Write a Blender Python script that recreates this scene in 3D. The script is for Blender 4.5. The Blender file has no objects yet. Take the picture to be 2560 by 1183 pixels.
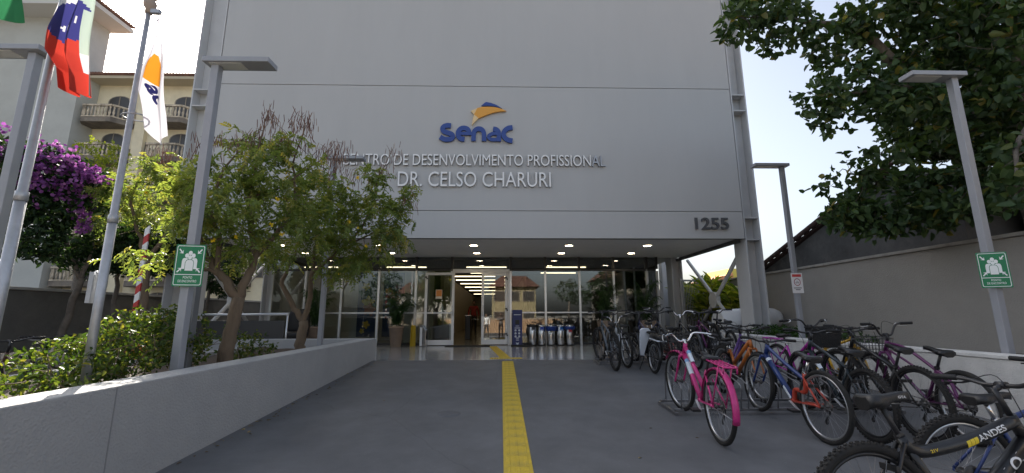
import bpy, math, random
import numpy as np
from mathutils import Vector, Matrix
R = math.radians
random.seed(7); rng = np.random.default_rng(11)
scene = bpy.context.scene
col = scene.collection

# ------------------------------------------------------------------ camera
PITCH, YAW, ROLL, EYE = R(10.5), R(1.5), R(0.17), 1.43
fw = Vector((math.sin(YAW)*math.cos(PITCH), math.cos(YAW)*math.cos(PITCH), math.sin(PITCH)))
rt0 = Vector((math.cos(YAW), -math.sin(YAW), 0)); up0 = rt0.cross(fw)
rt = rt0*math.cos(ROLL) - up0*math.sin(ROLL); up = rt0*math.sin(ROLL) + up0*math.cos(ROLL)
cam = bpy.data.cameras.new('camera'); cam_o = bpy.data.objects.new('camera', cam); col.objects.link(cam_o)
cam_o.matrix_world = Matrix(((rt.x, up.x, -fw.x, 0), (rt.y, up.y, -fw.y, 0), (rt.z, up.z, -fw.z, EYE), (0, 0, 0, 1)))
cam.sensor_width = 36; cam.lens = 1062/2560*36; cam.clip_start = .03; cam.clip_end = 2000
scene.camera = cam_o

# ------------------------------------------------------------------ sky, sun, exposure
SUN_AZ, SUN_EL = R(37.6), R(34.0)          # azimuth to the left of +Y
w = bpy.data.worlds.new('World'); scene.world = w; w.use_nodes = True
nt = w.node_tree; bg = nt.nodes['Background']
sky = nt.nodes.new('ShaderNodeTexSky'); sky.sky_type = 'NISHITA'; sky.sun_disc = False
sky.sun_elevation = SUN_EL; sky.sun_rotation = -SUN_AZ
sky.air_density = 1.0; sky.dust_density = 4.5; sky.ozone_density = 1.5; sky.altitude = 0
hz_ = nt.nodes.new('ShaderNodeHueSaturation'); hz_.inputs['Saturation'].default_value = .6      # thin white overcast haze
nt.links.new(sky.outputs[0], hz_.inputs['Color']); nt.links.new(hz_.outputs[0], bg.inputs[0]); bg.inputs[1].default_value = 0.10
sl = bpy.data.lights.new('sun', 'SUN'); sl.energy = 4.5; sl.angle = R(.6); sl.color = (1, .93, .82)
so = bpy.data.objects.new('sun', sl); col.objects.link(so)
sd = Vector((-math.sin(SUN_AZ)*math.cos(SUN_EL), math.cos(SUN_AZ)*math.cos(SUN_EL), math.sin(SUN_EL)))
so.rotation_euler = sd.to_track_quat('Z', 'Y').to_euler()
vs = scene.view_settings; vs.view_transform = 'Standard'; vs.look = 'None'; vs.exposure = 1.65; vs.gamma = 1
scene.cycles.max_bounces = 8; scene.cycles.transparent_max_bounces = 16
scene.cycles.use_denoising = True

# ------------------------------------------------------------------ materials
MATS = {}
def mat(name, c=(.5, .5, .5), rough=.6, metal=0., var=.0, vscale=4., bump=0., bscale=60., stain=None, sscale=1.2, samt=.5,
        spec=.5, emit=None, estr=1., coat=0., stretch=None, bdist=.02):
    if name in MATS: return MATS[name]
    m = bpy.data.materials.new(name); m.use_nodes = True; n = m.node_tree; b = n.nodes['Principled BSDF']
    b.inputs['Roughness'].default_value = rough; b.inputs['Metallic'].default_value = metal
    b.inputs['Specular IOR Level'].default_value = spec; b.inputs['Coat Weight'].default_value = coat
    b.inputs['Base Color'].default_value = (*c, 1)
    if emit:
        b.inputs['Emission Color'].default_value = (*emit, 1); b.inputs['Emission Strength'].default_value = estr
    if var or bump or stain:
        tc = n.nodes.new('ShaderNodeTexCoord'); src = tc.outputs['Object']
        if stretch:
            mp = n.nodes.new('ShaderNodeMapping'); mp.inputs['Scale'].default_value = stretch
            n.links.new(src, mp.inputs[0]); src = mp.outputs[0]
    last = None
    if var:
        t = n.nodes.new('ShaderNodeTexNoise'); t.inputs['Scale'].default_value = vscale; t.inputs['Detail'].default_value = 8; t.inputs['Roughness'].default_value = .65
        n.links.new(src, t.inputs['Vector'])
        r = n.nodes.new('ShaderNodeMapRange'); r.inputs[1].default_value = .3; r.inputs[2].default_value = .7; r.inputs[3].default_value = 1-var; r.inputs[4].default_value = 1+var
        n.links.new(t.outputs[0], r.inputs[0])
        mx = n.nodes.new('ShaderNodeVectorMath'); mx.operation = 'SCALE'; mx.inputs[0].default_value = c
        n.links.new(r.outputs[0], mx.inputs['Scale']); last = mx.outputs[0]
    if stain:
        t = n.nodes.new('ShaderNodeTexNoise'); t.inputs['Scale'].default_value = sscale; t.inputs['Detail'].default_value = 10; t.inputs['Roughness'].default_value = .7
        n.links.new(src, t.inputs['Vector'])
        r = n.nodes.new('ShaderNodeMapRange'); r.inputs[1].default_value = .48; r.inputs[2].default_value = .68; r.inputs[4].default_value = samt
        n.links.new(t.outputs[0], r.inputs[0])
        mx = n.nodes.new('ShaderNodeMix'); mx.data_type = 'RGBA'; n.links.new(r.outputs[0], mx.inputs[0])
        if last: n.links.new(last, mx.inputs[6])
        else: mx.inputs[6].default_value = (*c, 1)
        mx.inputs[7].default_value = (*stain, 1); last = mx.outputs[2]
    if last: n.links.new(last, b.inputs['Base Color'])
    if bump:
        t = n.nodes.new('ShaderNodeTexNoise'); t.inputs['Scale'].default_value = bscale; t.inputs['Detail'].default_value = 5
        n.links.new(src, t.inputs['Vector'])
        bp = n.nodes.new('ShaderNodeBump'); bp.inputs['Strength'].default_value = bump; bp.inputs['Distance'].default_value = bdist
        n.links.new(t.outputs[0], bp.inputs['Height']); n.links.new(bp.outputs[0], b.inputs['Normal'])
    MATS[name] = m; return m

def leafmat(name, stops, trans=.4, rough=.5, tcol=None):
    m = bpy.data.materials.new(name); m.use_nodes = True; n = m.node_tree; b = n.nodes['Principled BSDF']
    a = n.nodes.new('ShaderNodeAttribute'); a.attribute_name = 'rnd'
    cr = n.nodes.new('ShaderNodeValToRGB'); e = cr.color_ramp.elements
    while len(e) < len(stops): e.new(.5)
    for k, (p, c) in enumerate(stops): e[k].position = p; e[k].color = (*c, 1)
    n.links.new(a.outputs['Fac'], cr.inputs[0]); n.links.new(cr.outputs[0], b.inputs['Base Color'])
    b.inputs['Roughness'].default_value = rough; b.inputs['Specular IOR Level'].default_value = .35
    t = n.nodes.new('ShaderNodeBsdfTranslucent')
    tm = n.nodes.new('ShaderNodeMix'); tm.data_type = 'RGBA'; tm.blend_type = 'MULTIPLY'; tm.inputs[0].default_value = 1
    n.links.new(cr.outputs[0], tm.inputs[6]); tm.inputs[7].default_value = (*(tcol or (1.5, 1.5, .6)), 1); n.links.new(tm.outputs[2], t.inputs[0])
    mx = n.nodes.new('ShaderNodeMixShader'); mx.inputs[0].default_value = trans
    n.links.new(b.outputs[0], mx.inputs[1]); n.links.new(t.outputs[0], mx.inputs[2]); n.links.new(mx.outputs[0], n.nodes['Material Output'].inputs[0])
    return m

def glassmat(name, tint=(.75, .8, .78), refl=.12):
    m = bpy.data.materials.new(name); m.use_nodes = True; n = m.node_tree
    n.nodes.remove(n.nodes['Principled BSDF'])
    tr = n.nodes.new('ShaderNodeBsdfTransparent'); tr.inputs[0].default_value = (*tint, 1)
    gl = n.nodes.new('ShaderNodeBsdfGlossy'); gl.inputs['Roughness'].default_value = .012; gl.inputs[0].default_value = (.95, .97, 1, 1)
    lw = n.nodes.new('ShaderNodeFresnel'); lw.inputs[0].default_value = 1.5
    ad = n.nodes.new('ShaderNodeMath'); ad.operation = 'ADD'; ad.inputs[1].default_value = refl-.04; ad.use_clamp = True
    n.links.new(lw.outputs[0], ad.inputs[0])
    mx = n.nodes.new('ShaderNodeMixShader'); n.links.new(ad.outputs[0], mx.inputs[0])
    n.links.new(tr.outputs[0], mx.inputs[1]); n.links.new(gl.outputs[0], mx.inputs[2]); n.links.new(mx.outputs[0], n.nodes['Material Output'].inputs[0])
    return m

# ------------------------------------------------------------------ mesh helpers
class MB:
    def __init__(s): s.v = []; s.f = []; s.sm = []; s.mi = []; s.cur = 0
    def add(s, V, Fc, smooth=False):
        o = len(s.v); s.v += [tuple(p) for p in V]
        for f in Fc: s.f.append(tuple(i+o for i in f)); s.sm.append(smooth); s.mi.append(s.cur)
        return s
    def box(s, x0, x1, y0, y1, z0, z1):
        V = [(x, y, z) for x in (x0, x1) for y in (y0, y1) for z in (z0, z1)]
        return s.add(V, [(0, 1, 3, 2), (4, 6, 7, 5), (0, 4, 5, 1), (2, 3, 7, 6), (0, 2, 6, 4), (1, 5, 7, 3)])
    def cbox(s, c, d, rz=0):
        n = len(s.v); s.box(-d[0]/2, d[0]/2, -d[1]/2, d[1]/2, -d[2]/2, d[2]/2)
        ca, sa = math.cos(rz), math.sin(rz)
        for i in range(n, len(s.v)):
            x, y, z = s.v[i]; s.v[i] = (c[0]+x*ca-y*sa, c[1]+x*sa+y*ca, c[2]+z)
        return s
    def bar(s, a, b, w, h, upv=(0, 0, 1)):
        a, b = Vector(a), Vector(b); d = (b-a).normalized(); u = Vector(upv)
        if abs(d.dot(u)) > .98: u = Vector((0, 1, 0))
        sx = d.cross(u).normalized(); uz = sx.cross(d)
        V = [p+sx*i*w/2+uz*j*h/2 for p in (a, b) for i, j in ((-1, -1), (1, -1), (1, 1), (-1, 1))]
        return s.add(V, [(0, 1, 2, 3), (7, 6, 5, 4), (0, 4, 5, 1), (1, 5, 6, 2), (2, 6, 7, 3), (3, 7, 4, 0)])
    def tube(s, path, r, n=8, caps=True, smooth=True):
        P = [Vector(p) for p in path]; k = len(P)
        rr = [r]*k if isinstance(r, (int, float)) else list(r)
        T = [(P[min(i+1, k-1)]-P[max(i-1, 0)]).normalized() for i in range(k)]
        u = Vector((0, 0, 1)) if abs(T[0].z) < .9 else Vector((1, 0, 0))
        u = (u-T[0]*u.dot(T[0])).normalized(); V = []
        for i in range(k):
            u = u-T[i]*u.dot(T[i])
            u = u.normalized() if u.length > 1e-6 else T[i].orthogonal().normalized()
            b = T[i].cross(u)
            V += [P[i]+(u*math.cos(2*math.pi*j/n)+b*math.sin(2*math.pi*j/n))*rr[i] for j in range(n)]
        Fc = [(i*n+j, i*n+(j+1) % n, (i+1)*n+(j+1) % n, (i+1)*n+j) for i in range(k-1) for j in range(n)]
        s.add(V, Fc, smooth)
        if caps:
            o = len(s.v)-len(V)
            s.f += [tuple(o+j for j in reversed(range(n))), tuple(o+(k-1)*n+j for j in range(n))]; s.sm += [False]*2; s.mi += [s.cur]*2
        return s
    def rings(s, RG, closed=False, caps=True, smooth=True):
        n = len(RG[0]); k = len(RG); V = [p for r_ in RG for p in r_]
        Fc = [(i*n+j, i*n+(j+1) % n, ((i+1) % k)*n+(j+1) % n, ((i+1) % k)*n+j) for i in range(k if closed else k-1) for j in range(n)]
        o = len(s.v); s.add(V, Fc, smooth)
        if caps and not closed:
            s.f += [tuple(o+j for j in reversed(range(n))), tuple(o+(k-1)*n+j for j in range(n))]; s.sm += [False]*2; s.mi += [s.cur]*2
        return s
    def lathe(s, prof, n=20, c=(0, 0, 0), axis='z', caps=True):
        RG = []
        for r, h in prof:
            ring = []
            for j in range(n):
                a = 2*math.pi*j/n; x, y = r*math.cos(a), r*math.sin(a)
                p = (x, y, h) if axis == 'z' else ((x, h, y) if axis == 'y' else (h, x, y))
                ring.append((p[0]+c[0], p[1]+c[1], p[2]+c[2]))
            RG.append(ring)
        return s.rings(RG, caps=caps)
    def torus(s, R_, r, n=48, m=10, c=(0, 0, 0), sq=1.):          # wheel in the XZ plane
        RG = []
        for i in range(n):
            a = 2*math.pi*i/n
            RG.append([(c[0]+(R_+r*math.cos(2*math.pi*j/m))*math.cos(a), c[1]+r*sq*math.sin(2*math.pi*j/m), c[2]+(R_+r*math.cos(2*math.pi*j/m))*math.sin(a)) for j in range(m)])
        return s.rings(RG, closed=True)
    def prism(s, poly, fn, d0, d1):                               # poly (a,b) -> fn(a,b,depth)
        n = len(poly); V = [fn(a, b, d0) for a, b in poly]+[fn(a, b, d1) for a, b in poly]
        Fc = [tuple(range(n)), tuple(reversed(range(n, 2*n)))]+[(i, i+n, (i+1) % n+n, (i+1) % n) for i in range(n)]
        return s.add(V, Fc)
    def grid(s, fn, nu, nv, smooth=True):
        V = [fn(i/nu, j/nv) for j in range(nv+1) for i in range(nu+1)]
        return s.add(V, [(j*(nu+1)+i, j*(nu+1)+i+1, (j+1)*(nu+1)+i+1, (j+1)*(nu+1)+i) for j in range(nv) for i in range(nu)], smooth)
    def xf(s, fn): s.v = [tuple(fn(Vector(p))) for p in s.v]; return s
    def mesh(s, name, m):
        me = bpy.data.meshes.new(name); me.from_pydata(s.v, [], s.f)
        for mm in (m if isinstance(m, (list, tuple)) else [m]): me.materials.append(mm)
        me.polygons.foreach_set('use_smooth', s.sm); me.polygons.foreach_set('material_index', s.mi); me.update()
        return me
    def build(s, name, m, parent=None, bevel=0, loc=None, fix=True):
        me = s.mesh(name, m)
        if fix:
            import bmesh
            bm = bmesh.new(); bm.from_mesh(me); bmesh.ops.recalc_face_normals(bm, faces=bm.faces); bm.to_mesh(me); bm.free()
        return link(name, me, parent, bevel, loc)

def link(name, me, parent=None, bevel=0, loc=None):
    o = bpy.data.objects.new(name, me); col.objects.link(o); o.parent = parent
    if loc is not None: o.location = loc
    if bevel:
        b = o.modifiers.new('bevel', 'BEVEL'); b.width = bevel; b.segments = 2; b.limit_method = 'ANGLE'; b.angle_limit = R(50)
    return o
def tag(o, label=None, cat=None, group=None, kind=None):
    if label: o['label'] = label
    if cat: o['category'] = cat
    if group: o['group'] = group
    if kind: o['kind'] = kind
    return o
def empty(name, loc=(0, 0, 0), rz=0, **k):
    o = bpy.data.objects.new(name, None); col.objects.link(o); o.location = loc; o.rotation_euler = (0, 0, rz); o.empty_display_size = .1
    return tag(o, **k)
def copy_tree(o, parent=None):
    c = o.copy(); col.objects.link(c); c.parent = parent
    for ch in list(o.children): copy_tree(ch, c)
    return c
def np_mesh(name, V, Fq, m, rnd=None, smooth=False):
    me = bpy.data.meshes.new(name); nv, nf = len(V), len(Fq); k = Fq.shape[1]
    me.vertices.add(nv); me.vertices.foreach_set('co', np.asarray(V, np.float32).ravel())
    me.loops.add(nf*k); me.loops.foreach_set('vertex_index', Fq.astype(np.int32).ravel())
    me.polygons.add(nf); me.polygons.foreach_set('loop_start', np.arange(nf, dtype=np.int32)*k); me.polygons.foreach_set('loop_total', np.full(nf, k, np.int32))
    if smooth: me.polygons.foreach_set('use_smooth', np.ones(nf, bool))
    me.update(calc_edges=True); me.materials.append(m)
    if rnd is not None:
        a = me.attributes.new('rnd', 'FLOAT', 'FACE'); a.data.foreach_set('value', np.asarray(rnd, np.float32))
    return me
def unit(a): return a/np.maximum(np.linalg.norm(a, axis=1, keepdims=True), 1e-9)
def leaf_mesh(name, P, D, N, L, W, m, rnd=None, fold=.22, droop=.12, shape=(.32, .5, .72, .36)):
    n = len(P); D = unit(D); S = unit(np.cross(D, N)); N = np.cross(S, D)
    L = np.broadcast_to(np.asarray(L, float).reshape(-1, 1), (n, 1)); W = np.broadcast_to(np.asarray(W, float).reshape(-1, 1), (n, 1))
    a, wa, b, wb = shape
    V = np.stack([P, P+D*L*a+S*W*wa+N*W*fold, P+D*L*b+S*W*wb+N*W*fold*.7-N*L*droop*.5, P+D*L-N*L*droop,
                  P+D*L*b-S*W*wb+N*W*fold*.7-N*L*droop*.5, P+D*L*a-S*W*wa+N*W*fold], 1).reshape(-1, 3)
    i = np.arange(n)[:, None]*6
    Fq = np.concatenate([i+np.array([[0, 1, 2, 3]]), i+np.array([[0, 3, 4, 5]])], 1).reshape(-1, 4)
    if rnd is None: rnd = rng.random(n)
    return np_mesh(name, V, Fq, m, np.repeat(rnd, 2))
def rdir(n, zb=0.): d = rng.normal(size=(n, 3)); d[:, 2] += zb; return unit(d)
def inball(n, c, r, shell=.0):
    d = rdir(n); q = rng.random(n)**(1/3.)
    if shell: q = shell+(1-shell)*q
    return np.asarray(c)+d*q[:, None]*np.asarray(r)

def grow(mb, limbs, tips, r_tip=.004, n=5, wob=.12, sag=.05):
    """limbs: [(points, radii)]; every tip is joined by a curved twig to the nearest wood already there"""
    nodes = []; rad = []
    for pts, rr in limbs:
        P = [Vector(p) for p in pts]; path = []; pr_ = []
        for i in range(len(P)-1):
            for k in range(4):
                t = k/4; q = P[i].lerp(P[i+1], t); path.append(q+Vector(rng.normal(size=3)*.012)*(1 if (i or k) else 0)); pr_.append(rr[i]*(1-t)+rr[i+1]*t)
        path.append(P[-1]); pr_.append(rr[-1])
        mb.tube(path, pr_, 8 if rr[0] > .03 else 6)
        nodes += [tuple(p) for p in path[2:]]; rad += pr_[2:]
    nodes = np.array(nodes); rad = np.array(rad)
    d0 = np.array([np.linalg.norm(nodes-t, axis=1).min() for t in tips])
    for t in np.asarray(tips)[np.argsort(d0)]:
        dd = np.linalg.norm(nodes-t, axis=1); i = int(np.argmin(dd+.02/np.maximum(rad, .003)*.01)); q = nodes[i]; L = dd[i]
        if L < .03: continue
        k = max(3, min(6, int(L/.1)+2)); ts = np.linspace(0, 1, k)
        path = q+(t-q)*ts[:, None]+np.sin(ts*math.pi)[:, None]*(rng.normal(size=3)*wob*L+np.array((0, 0, sag*L)))
        r0 = max(min(rad[i]*.7, .005+L*.014), r_tip)
        rr = r0+(r_tip-r0)*ts; mb.tube(path, rr, n)
        nodes = np.vstack([nodes, path[1:]]); rad = np.concatenate([rad, rr[1:]])

def text_mesh(body, m, width=None, height=None, extrude=.0, offset=0., align='CENTER', res=4):
    """mesh of a line of lettering in XY, fitted to width x height, centred, base line at y=0"""
    cu = bpy.data.curves.new('t', 'FONT'); cu.body = body; cu.size = 1; cu.extrude = extrude; cu.offset = offset; cu.resolution_u = res
    ob = bpy.data.objects.new('t', cu); col.objects.link(ob); bpy.context.view_layer.update()
    me = bpy.data.meshes.new_from_object(ob.evaluated_get(bpy.context.evaluated_depsgraph_get()))
    bpy.data.objects.remove(ob); bpy.data.curves.remove(cu)
    V = np.array([v.co[:] for v in me.vertices]); mn, mx_ = V.min(0), V.max(0)
    sx = width/(mx_[0]-mn[0]) if width else None; sy = height/(mx_[1]-mn[1]) if height else None
    sx = sx or sy; sy = sy or sx
    V[:, 0] = (V[:, 0]-(mn[0]+mx_[0])/2)*sx; V[:, 1] = (V[:, 1]-mn[1])*sy
    Fc = [tuple(p.vertices) for p in me.polygons]; bpy.data.meshes.remove(me)
    return V, Fc
def islands(V, Fc):
    p = list(range(len(V)))
    def f(i):
        while p[i] != i: p[i] = p[p[i]]; i = p[i]
        return i
    # weld coincident points so that front, back and sides count as one letter
    seen = {}
    for i, v in enumerate(V):
        k = (round(v[0], 4), round(v[1], 4)); j = seen.setdefault(k, i); p[f(i)] = f(j)
    for fc in Fc:
        for i in fc[1:]: p[f(i)] = f(fc[0])
    G = {}
    for fc in Fc: G.setdefault(f(fc[0]), []).append(fc)
    out = []
    for fs in G.values():
        ids = sorted({i for fc in fs for i in fc}); mp = {i: k for k, i in enumerate(ids)}
        out.append(([V[i] for i in ids], [tuple(mp[i] for i in fc) for fc in fs]))
    return sorted(out, key=lambda q: min(v[0] for v in q[0]))

def gz(y): return .465 if y > 9.68 else .048*y       # height of the forecourt

# ------------------------------------------------------------------ shared materials
M_ramp = mat('ramp_paint', (.118, .120, .124), .62, var=.2, vscale=2.2, bump=.25, bscale=160, stain=(.07, .076, .086), sscale=.8, samt=.4, bdist=.004)
M_floor = mat('polished_terrazzo', (.31, .31, .315), .13, var=.14, vscale=26, stain=(.25, .25, .255), sscale=1.5, samt=.4)
M_stucco = mat('stucco', (.375, .372, .365), .9, var=.05, vscale=4, bump=.32, bscale=55, stain=(.33, .33, .33), sscale=1.1, samt=.5, bdist=.03)
M_facade = mat('facade_paint', (.48, .475, .465), .62, var=.025, vscale=1.3, stretch=(1, 1, .22), bump=.12, bscale=90, bdist=.004, stain=(.45, .445, .435), sscale=.5, samt=.5)
M_steel_w = mat('painted_steel', (.55, .55, .55), .45, var=.05, vscale=3)
M_soffit = mat('soffit_board', (.78, .78, .77), .7, var=.04, vscale=3)
M_gap = mat('shadow_gap', (.08, .08, .083), .6)
M_galv = mat('galvanised', (.40, .41, .43), .42, metal=.55, var=.14, vscale=9, bump=.08, bscale=40)
M_lamp = mat('lamp_post_paint', (.30, .31, .335), .42, var=.06, vscale=5)
M_alu = mat('aluminium', (.62, .63, .64), .32, metal=.7)
M_aluw = mat('white_aluminium', (.72, .73, .74), .38)
M_dark = mat('dark_metal', (.018, .018, .02), .4)
M_black = mat('black_plastic', (.012, .012, .013), .5)
M_white = mat('white_paint', (.78, .78, .77), .5)
M_glass = glassmat('lobby_glass', (.74, .77, .75), .095)
M_glassd = glassmat('door_glass', (.78, .80, .78), .10)
M_concrete = mat('boundary_render', (.345, .325, .295), .9, var=.05, vscale=2.5, bump=.4, bscale=40, stain=(.29, .27, .245), sscale=.7, samt=.4)
M_coping = mat('coping', (.33, .31, .28), .85, var=.2, vscale=5)
M_soil = mat('soil', (.07, .05, .035), .95, var=.4, vscale=20, bump=.8, bscale=30)
M_yel = mat('tactile_yellow', (.60, .42, .035), .6, var=.16, vscale=14, stain=(.28, .22, .07), sscale=4, samt=.7, bump=.15, bscale=120, bdist=.003)
M_emit = mat('lamp_glow', (.9, .8, .6), .5, emit=(1, .82, .55), estr=10.)
M_strip = mat('tube_glow', (.9, .85, .7), .5, emit=(1, .84, .56), estr=1.5)

def add_cracks(m_, scale=.35, dark=.72, width=.0035):
    n = m_.node_tree; b = n.nodes['Principled BSDF']; src = b.inputs['Base Color'].links[0].from_socket
    tc = n.nodes.new('ShaderNodeTexCoord'); ns_ = n.nodes.new('ShaderNodeTexNoise'); ns_.inputs['Scale'].default_value = 1.7; ns_.inputs['Detail'].default_value = 6
    ad = n.nodes.new('ShaderNodeMix'); ad.data_type = 'RGBA'; ad.inputs[0].default_value = .22; n.links.new(tc.outputs['Object'], ns_.inputs['Vector']); n.links.new(tc.outputs['Object'], ad.inputs[6]); n.links.new(ns_.outputs['Color'], ad.inputs[7])
    vo = n.nodes.new('ShaderNodeTexVoronoi'); vo.feature = 'DISTANCE_TO_EDGE'; vo.inputs['Scale'].default_value = scale; n.links.new(ad.outputs[2], vo.inputs['Vector'])
    mr = n.nodes.new('ShaderNodeMapRange'); mr.inputs[1].default_value = 0; mr.inputs[2].default_value = width; mr.inputs[3].default_value = dark; mr.inputs[4].default_value = 1; n.links.new(vo.outputs[0], mr.inputs[0])
    sp_ = n.nodes.new('ShaderNodeTexNoise'); sp_.inputs['Scale'].default_value = 34; sp_.inputs['Detail'].default_value = 3; n.links.new(tc.outputs['Object'], sp_.inputs['Vector'])
    m2 = n.nodes.new('ShaderNodeMapRange'); m2.inputs[1].default_value = .66; m2.inputs[2].default_value = .74; m2.inputs[3].default_value = 1; m2.inputs[4].default_value = 1.25; n.links.new(sp_.outputs[0], m2.inputs[0])
    mu = n.nodes.new('ShaderNodeMath'); mu.operation = 'MULTIPLY'; n.links.new(mr.outputs[0], mu.inputs[0]); n.links.new(m2.outputs[0], mu.inputs[1])
    sc_ = n.nodes.new('ShaderNodeVectorMath'); sc_.operation = 'SCALE'; n.links.new(src, sc_.inputs[0]); n.links.new(mu.outputs[0], sc_.inputs['Scale']); n.links.new(sc_.outputs[0], b.inputs['Base Color'])
add_cracks(M_ramp, .3, .8, .003)
# ------------------------------------------------------------------ ground, road, ramp, terrace
g = MB(); g.add([(-900, -900, -.30), (900, -900, -.30), (900, 900, -.30), (-900, 900, -.30)], [(0, 1, 2, 3)])
tag(g.build('ground', mat('far_ground', (.16, .15, .13), .95, var=.2, vscale=.05)), kind='structure')
g = MB(); g.add([(-90, -13, -.29), (90, -13, -.29), (90, -5.0, -.29), (-90, -5.0, -.29)], [(0, 1, 2, 3)])
tag(g.build('road', mat('asphalt', (.055, .055, .056), .9, var=.2, vscale=3, bump=.4, bscale=90)), kind='structure')
g = MB(); g.box(-60, 60, -5.0, -3.6, -.32, -.175)
tag(g.build('pavement', mat('pavement_concrete', (.26, .25, .24), .9, var=.12, vscale=2)), kind='structure')
g = MB(); g.add([(-2.82, -3.6, -.172), (5.62, -3.6, -.172), (5.62, 9.68, .4645), (-2.82, 9.68, .4645), (-2.82, -3.6, -.4), (5.62, -3.6, -.4), (5.62, 9.68, -.4), (-2.82, 9.68, -.4)],
      [(0, 1, 2, 3), (0, 4, 5, 1), (1, 5, 6, 2), (2, 6, 7, 3), (3, 7, 4, 0)])
tag(g.build('ramp', M_ramp), kind='structure')
g = MB(); g.box(-8.6, 6.9, 9.68, 14.44, -.4, .465)
tag(g.build('terrace_floor', M_floor), kind='structure')
g = MB(); g.box(-3.6, 5.4, 14.44, 44, -.4, .4655).box(-8.2, -3.6, 14.44, 44, -.4, .4652)
tag(g.build('lobby_floor', mat('lobby_terrazzo', (.30, .25, .17), .16, var=.12, vscale=20)), kind='structure')
g = MB(); g.box(-16, -5.2, -3.6, 9.6, -.32, .12)
tag(g.build('side_yard', mat('yard_concrete', (.20, .19, .18), .9, var=.18, vscale=1.5)), kind='structure')
g = MB(); g.grid(lambda u, v: (-5.2+u*2.1, -3.6+v*13.3, .74+.05*math.sin(u*9+v*21)*math.cos(v*37)), 12, 60)
tag(g.build('planter_soil', M_soil), kind='structure')
g = MB(); g.grid(lambda u, v: (5.88+u*1.95, -3.6+v*24, .80+.05*math.sin(u*9+v*21)*math.cos(v*37)), 12, 60)
tag(g.build('side_bed_soil', M_soil), kind='structure')

# retaining walls of the planters
wl = empty('retaining_wall', (-2.95, 3, 0), label='rough grey stucco planter wall along the left of the ramp', cat='wall')
def P(o): return Matrix.Translation(-Vector(o.location))
def place(mb, o): return mb.xf(lambda p: p-Vector(o.location))
m = MB(); m.box(-3.1, -2.8, -3.6, 9.9, -.35, .93); place(m, wl).build('ramp_side', M_stucco, wl, .012)
m = MB(); m.box(-6.6, -3.102, 9.70, 9.9, -.35, .928); place(m, wl).build('terrace_side', M_stucco, wl, .012)
m = MB(); m.box(-5.4, -5.2, -3.6, 9.68, -.35, .80); place(m, wl).build('yard_side', M_stucco, wl, .012)
m = MB(); m.box(-2.7985, -2.7955, 3.32, 3.328, -.1, .925); place(m, wl).build('joint', mat('joint_dark', (.27, .27, .27), .9), wl)
wr = empty('planter_wall', (5.75, 3, 0), label='low pale concrete planter wall behind the parked bicycles on the right', cat='wall')
m = MB(); m.box(5.6, 5.9, -3.6, 11.2, -.35, .93); place(m, wr).build('wall', mat('pale_stucco', (.62, .61, .58), .9, var=.1, vscale=6, bump=.6, bscale=60, stain=(.5, .49, .46), sscale=1.4, samt=.4), wr, .012)
m = MB(); m.box(5.585, 5.915, -3.6, 11.2, .932, .975); place(m, wr).build('coping', mat('pale_coping', (.66, .65, .62), .85, var=.1, vscale=8), wr, .006)

# boundary walls
def boundary(name, loc, label, x0, x1, y0, y1, z1, mt, cop):
    e = empty(name, loc, label=label, cat='wall')
    place(MB().box(x0, x1, y0, y1, -.35, z1), e).build('wall', mt, e, .01)
    place(MB().box(x0-.05, x1+.05, y0, y1, z1+.002, z1+.06), e).build('coping', cop, e, .006)
    return e
boundary('boundary_wall', (7.9, 8, 0), 'tall taupe rendered boundary wall on the right behind the lamp posts', 7.8, 8.0, -3.6, 40, 2.58, M_concrete, M_coping)
boundary('boundary_wall', (-9.6, 8, 0), 'dark grey boundary wall on the left below the cream apartment block', -9.75, -9.5, -3.6, 34, 1.95,
         mat('grimy_render', (.115, .11, .10), .92, var=.2, vscale=1.8, bump=.4, bscale=30, stain=(.2, .185, .16), sscale=1.1, samt=.5), mat('light_coping', (.36, .35, .33), .85, var=.15, vscale=4))
# raised bed at the foot of the left boundary wall
m = MB(); m.box(-9.5, -8.0, 3, 13.5, -.3, .78); tag(m.build('tree_bed', M_soil), kind='structure')
e = empty('bed_edging', (-7.95, 8, .1), label='row of rough pale stones edging the raised bed under the purple tree', cat='edging')
ms = []
for k in range(5):
    q = MB(); q.lathe([(.02, -.06), (.15, -.07), (.19, -.01), (.15, .055), (.05, .08)], 7)
    q.xf(lambda p: Vector((p.x*rng.uniform(.75, 1.2), p.y*rng.uniform(.8, 1.4), p.z*rng.uniform(.7, 1.3))))
    me = q.mesh('stone', mat('field_stone', (.36, .31, .25), .9, var=.3, vscale=9, bump=.5, bscale=25)); [setattr(f, 'use_smooth', False) for f in me.polygons]; ms.append(me)
for k in range(34):
    for lay in range(3):
        o = link('stone', ms[(k+lay*2) % 5], e, loc=(rng.uniform(-.05, .05), -4.6+k*.29+lay*.13, .08+lay*.27)); o.rotation_euler = (rng.uniform(-.4, .4), rng.uniform(-.4, .4), rng.uniform(0, 6)); o.scale = (1.15, 1.15, 1.7)

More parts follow.
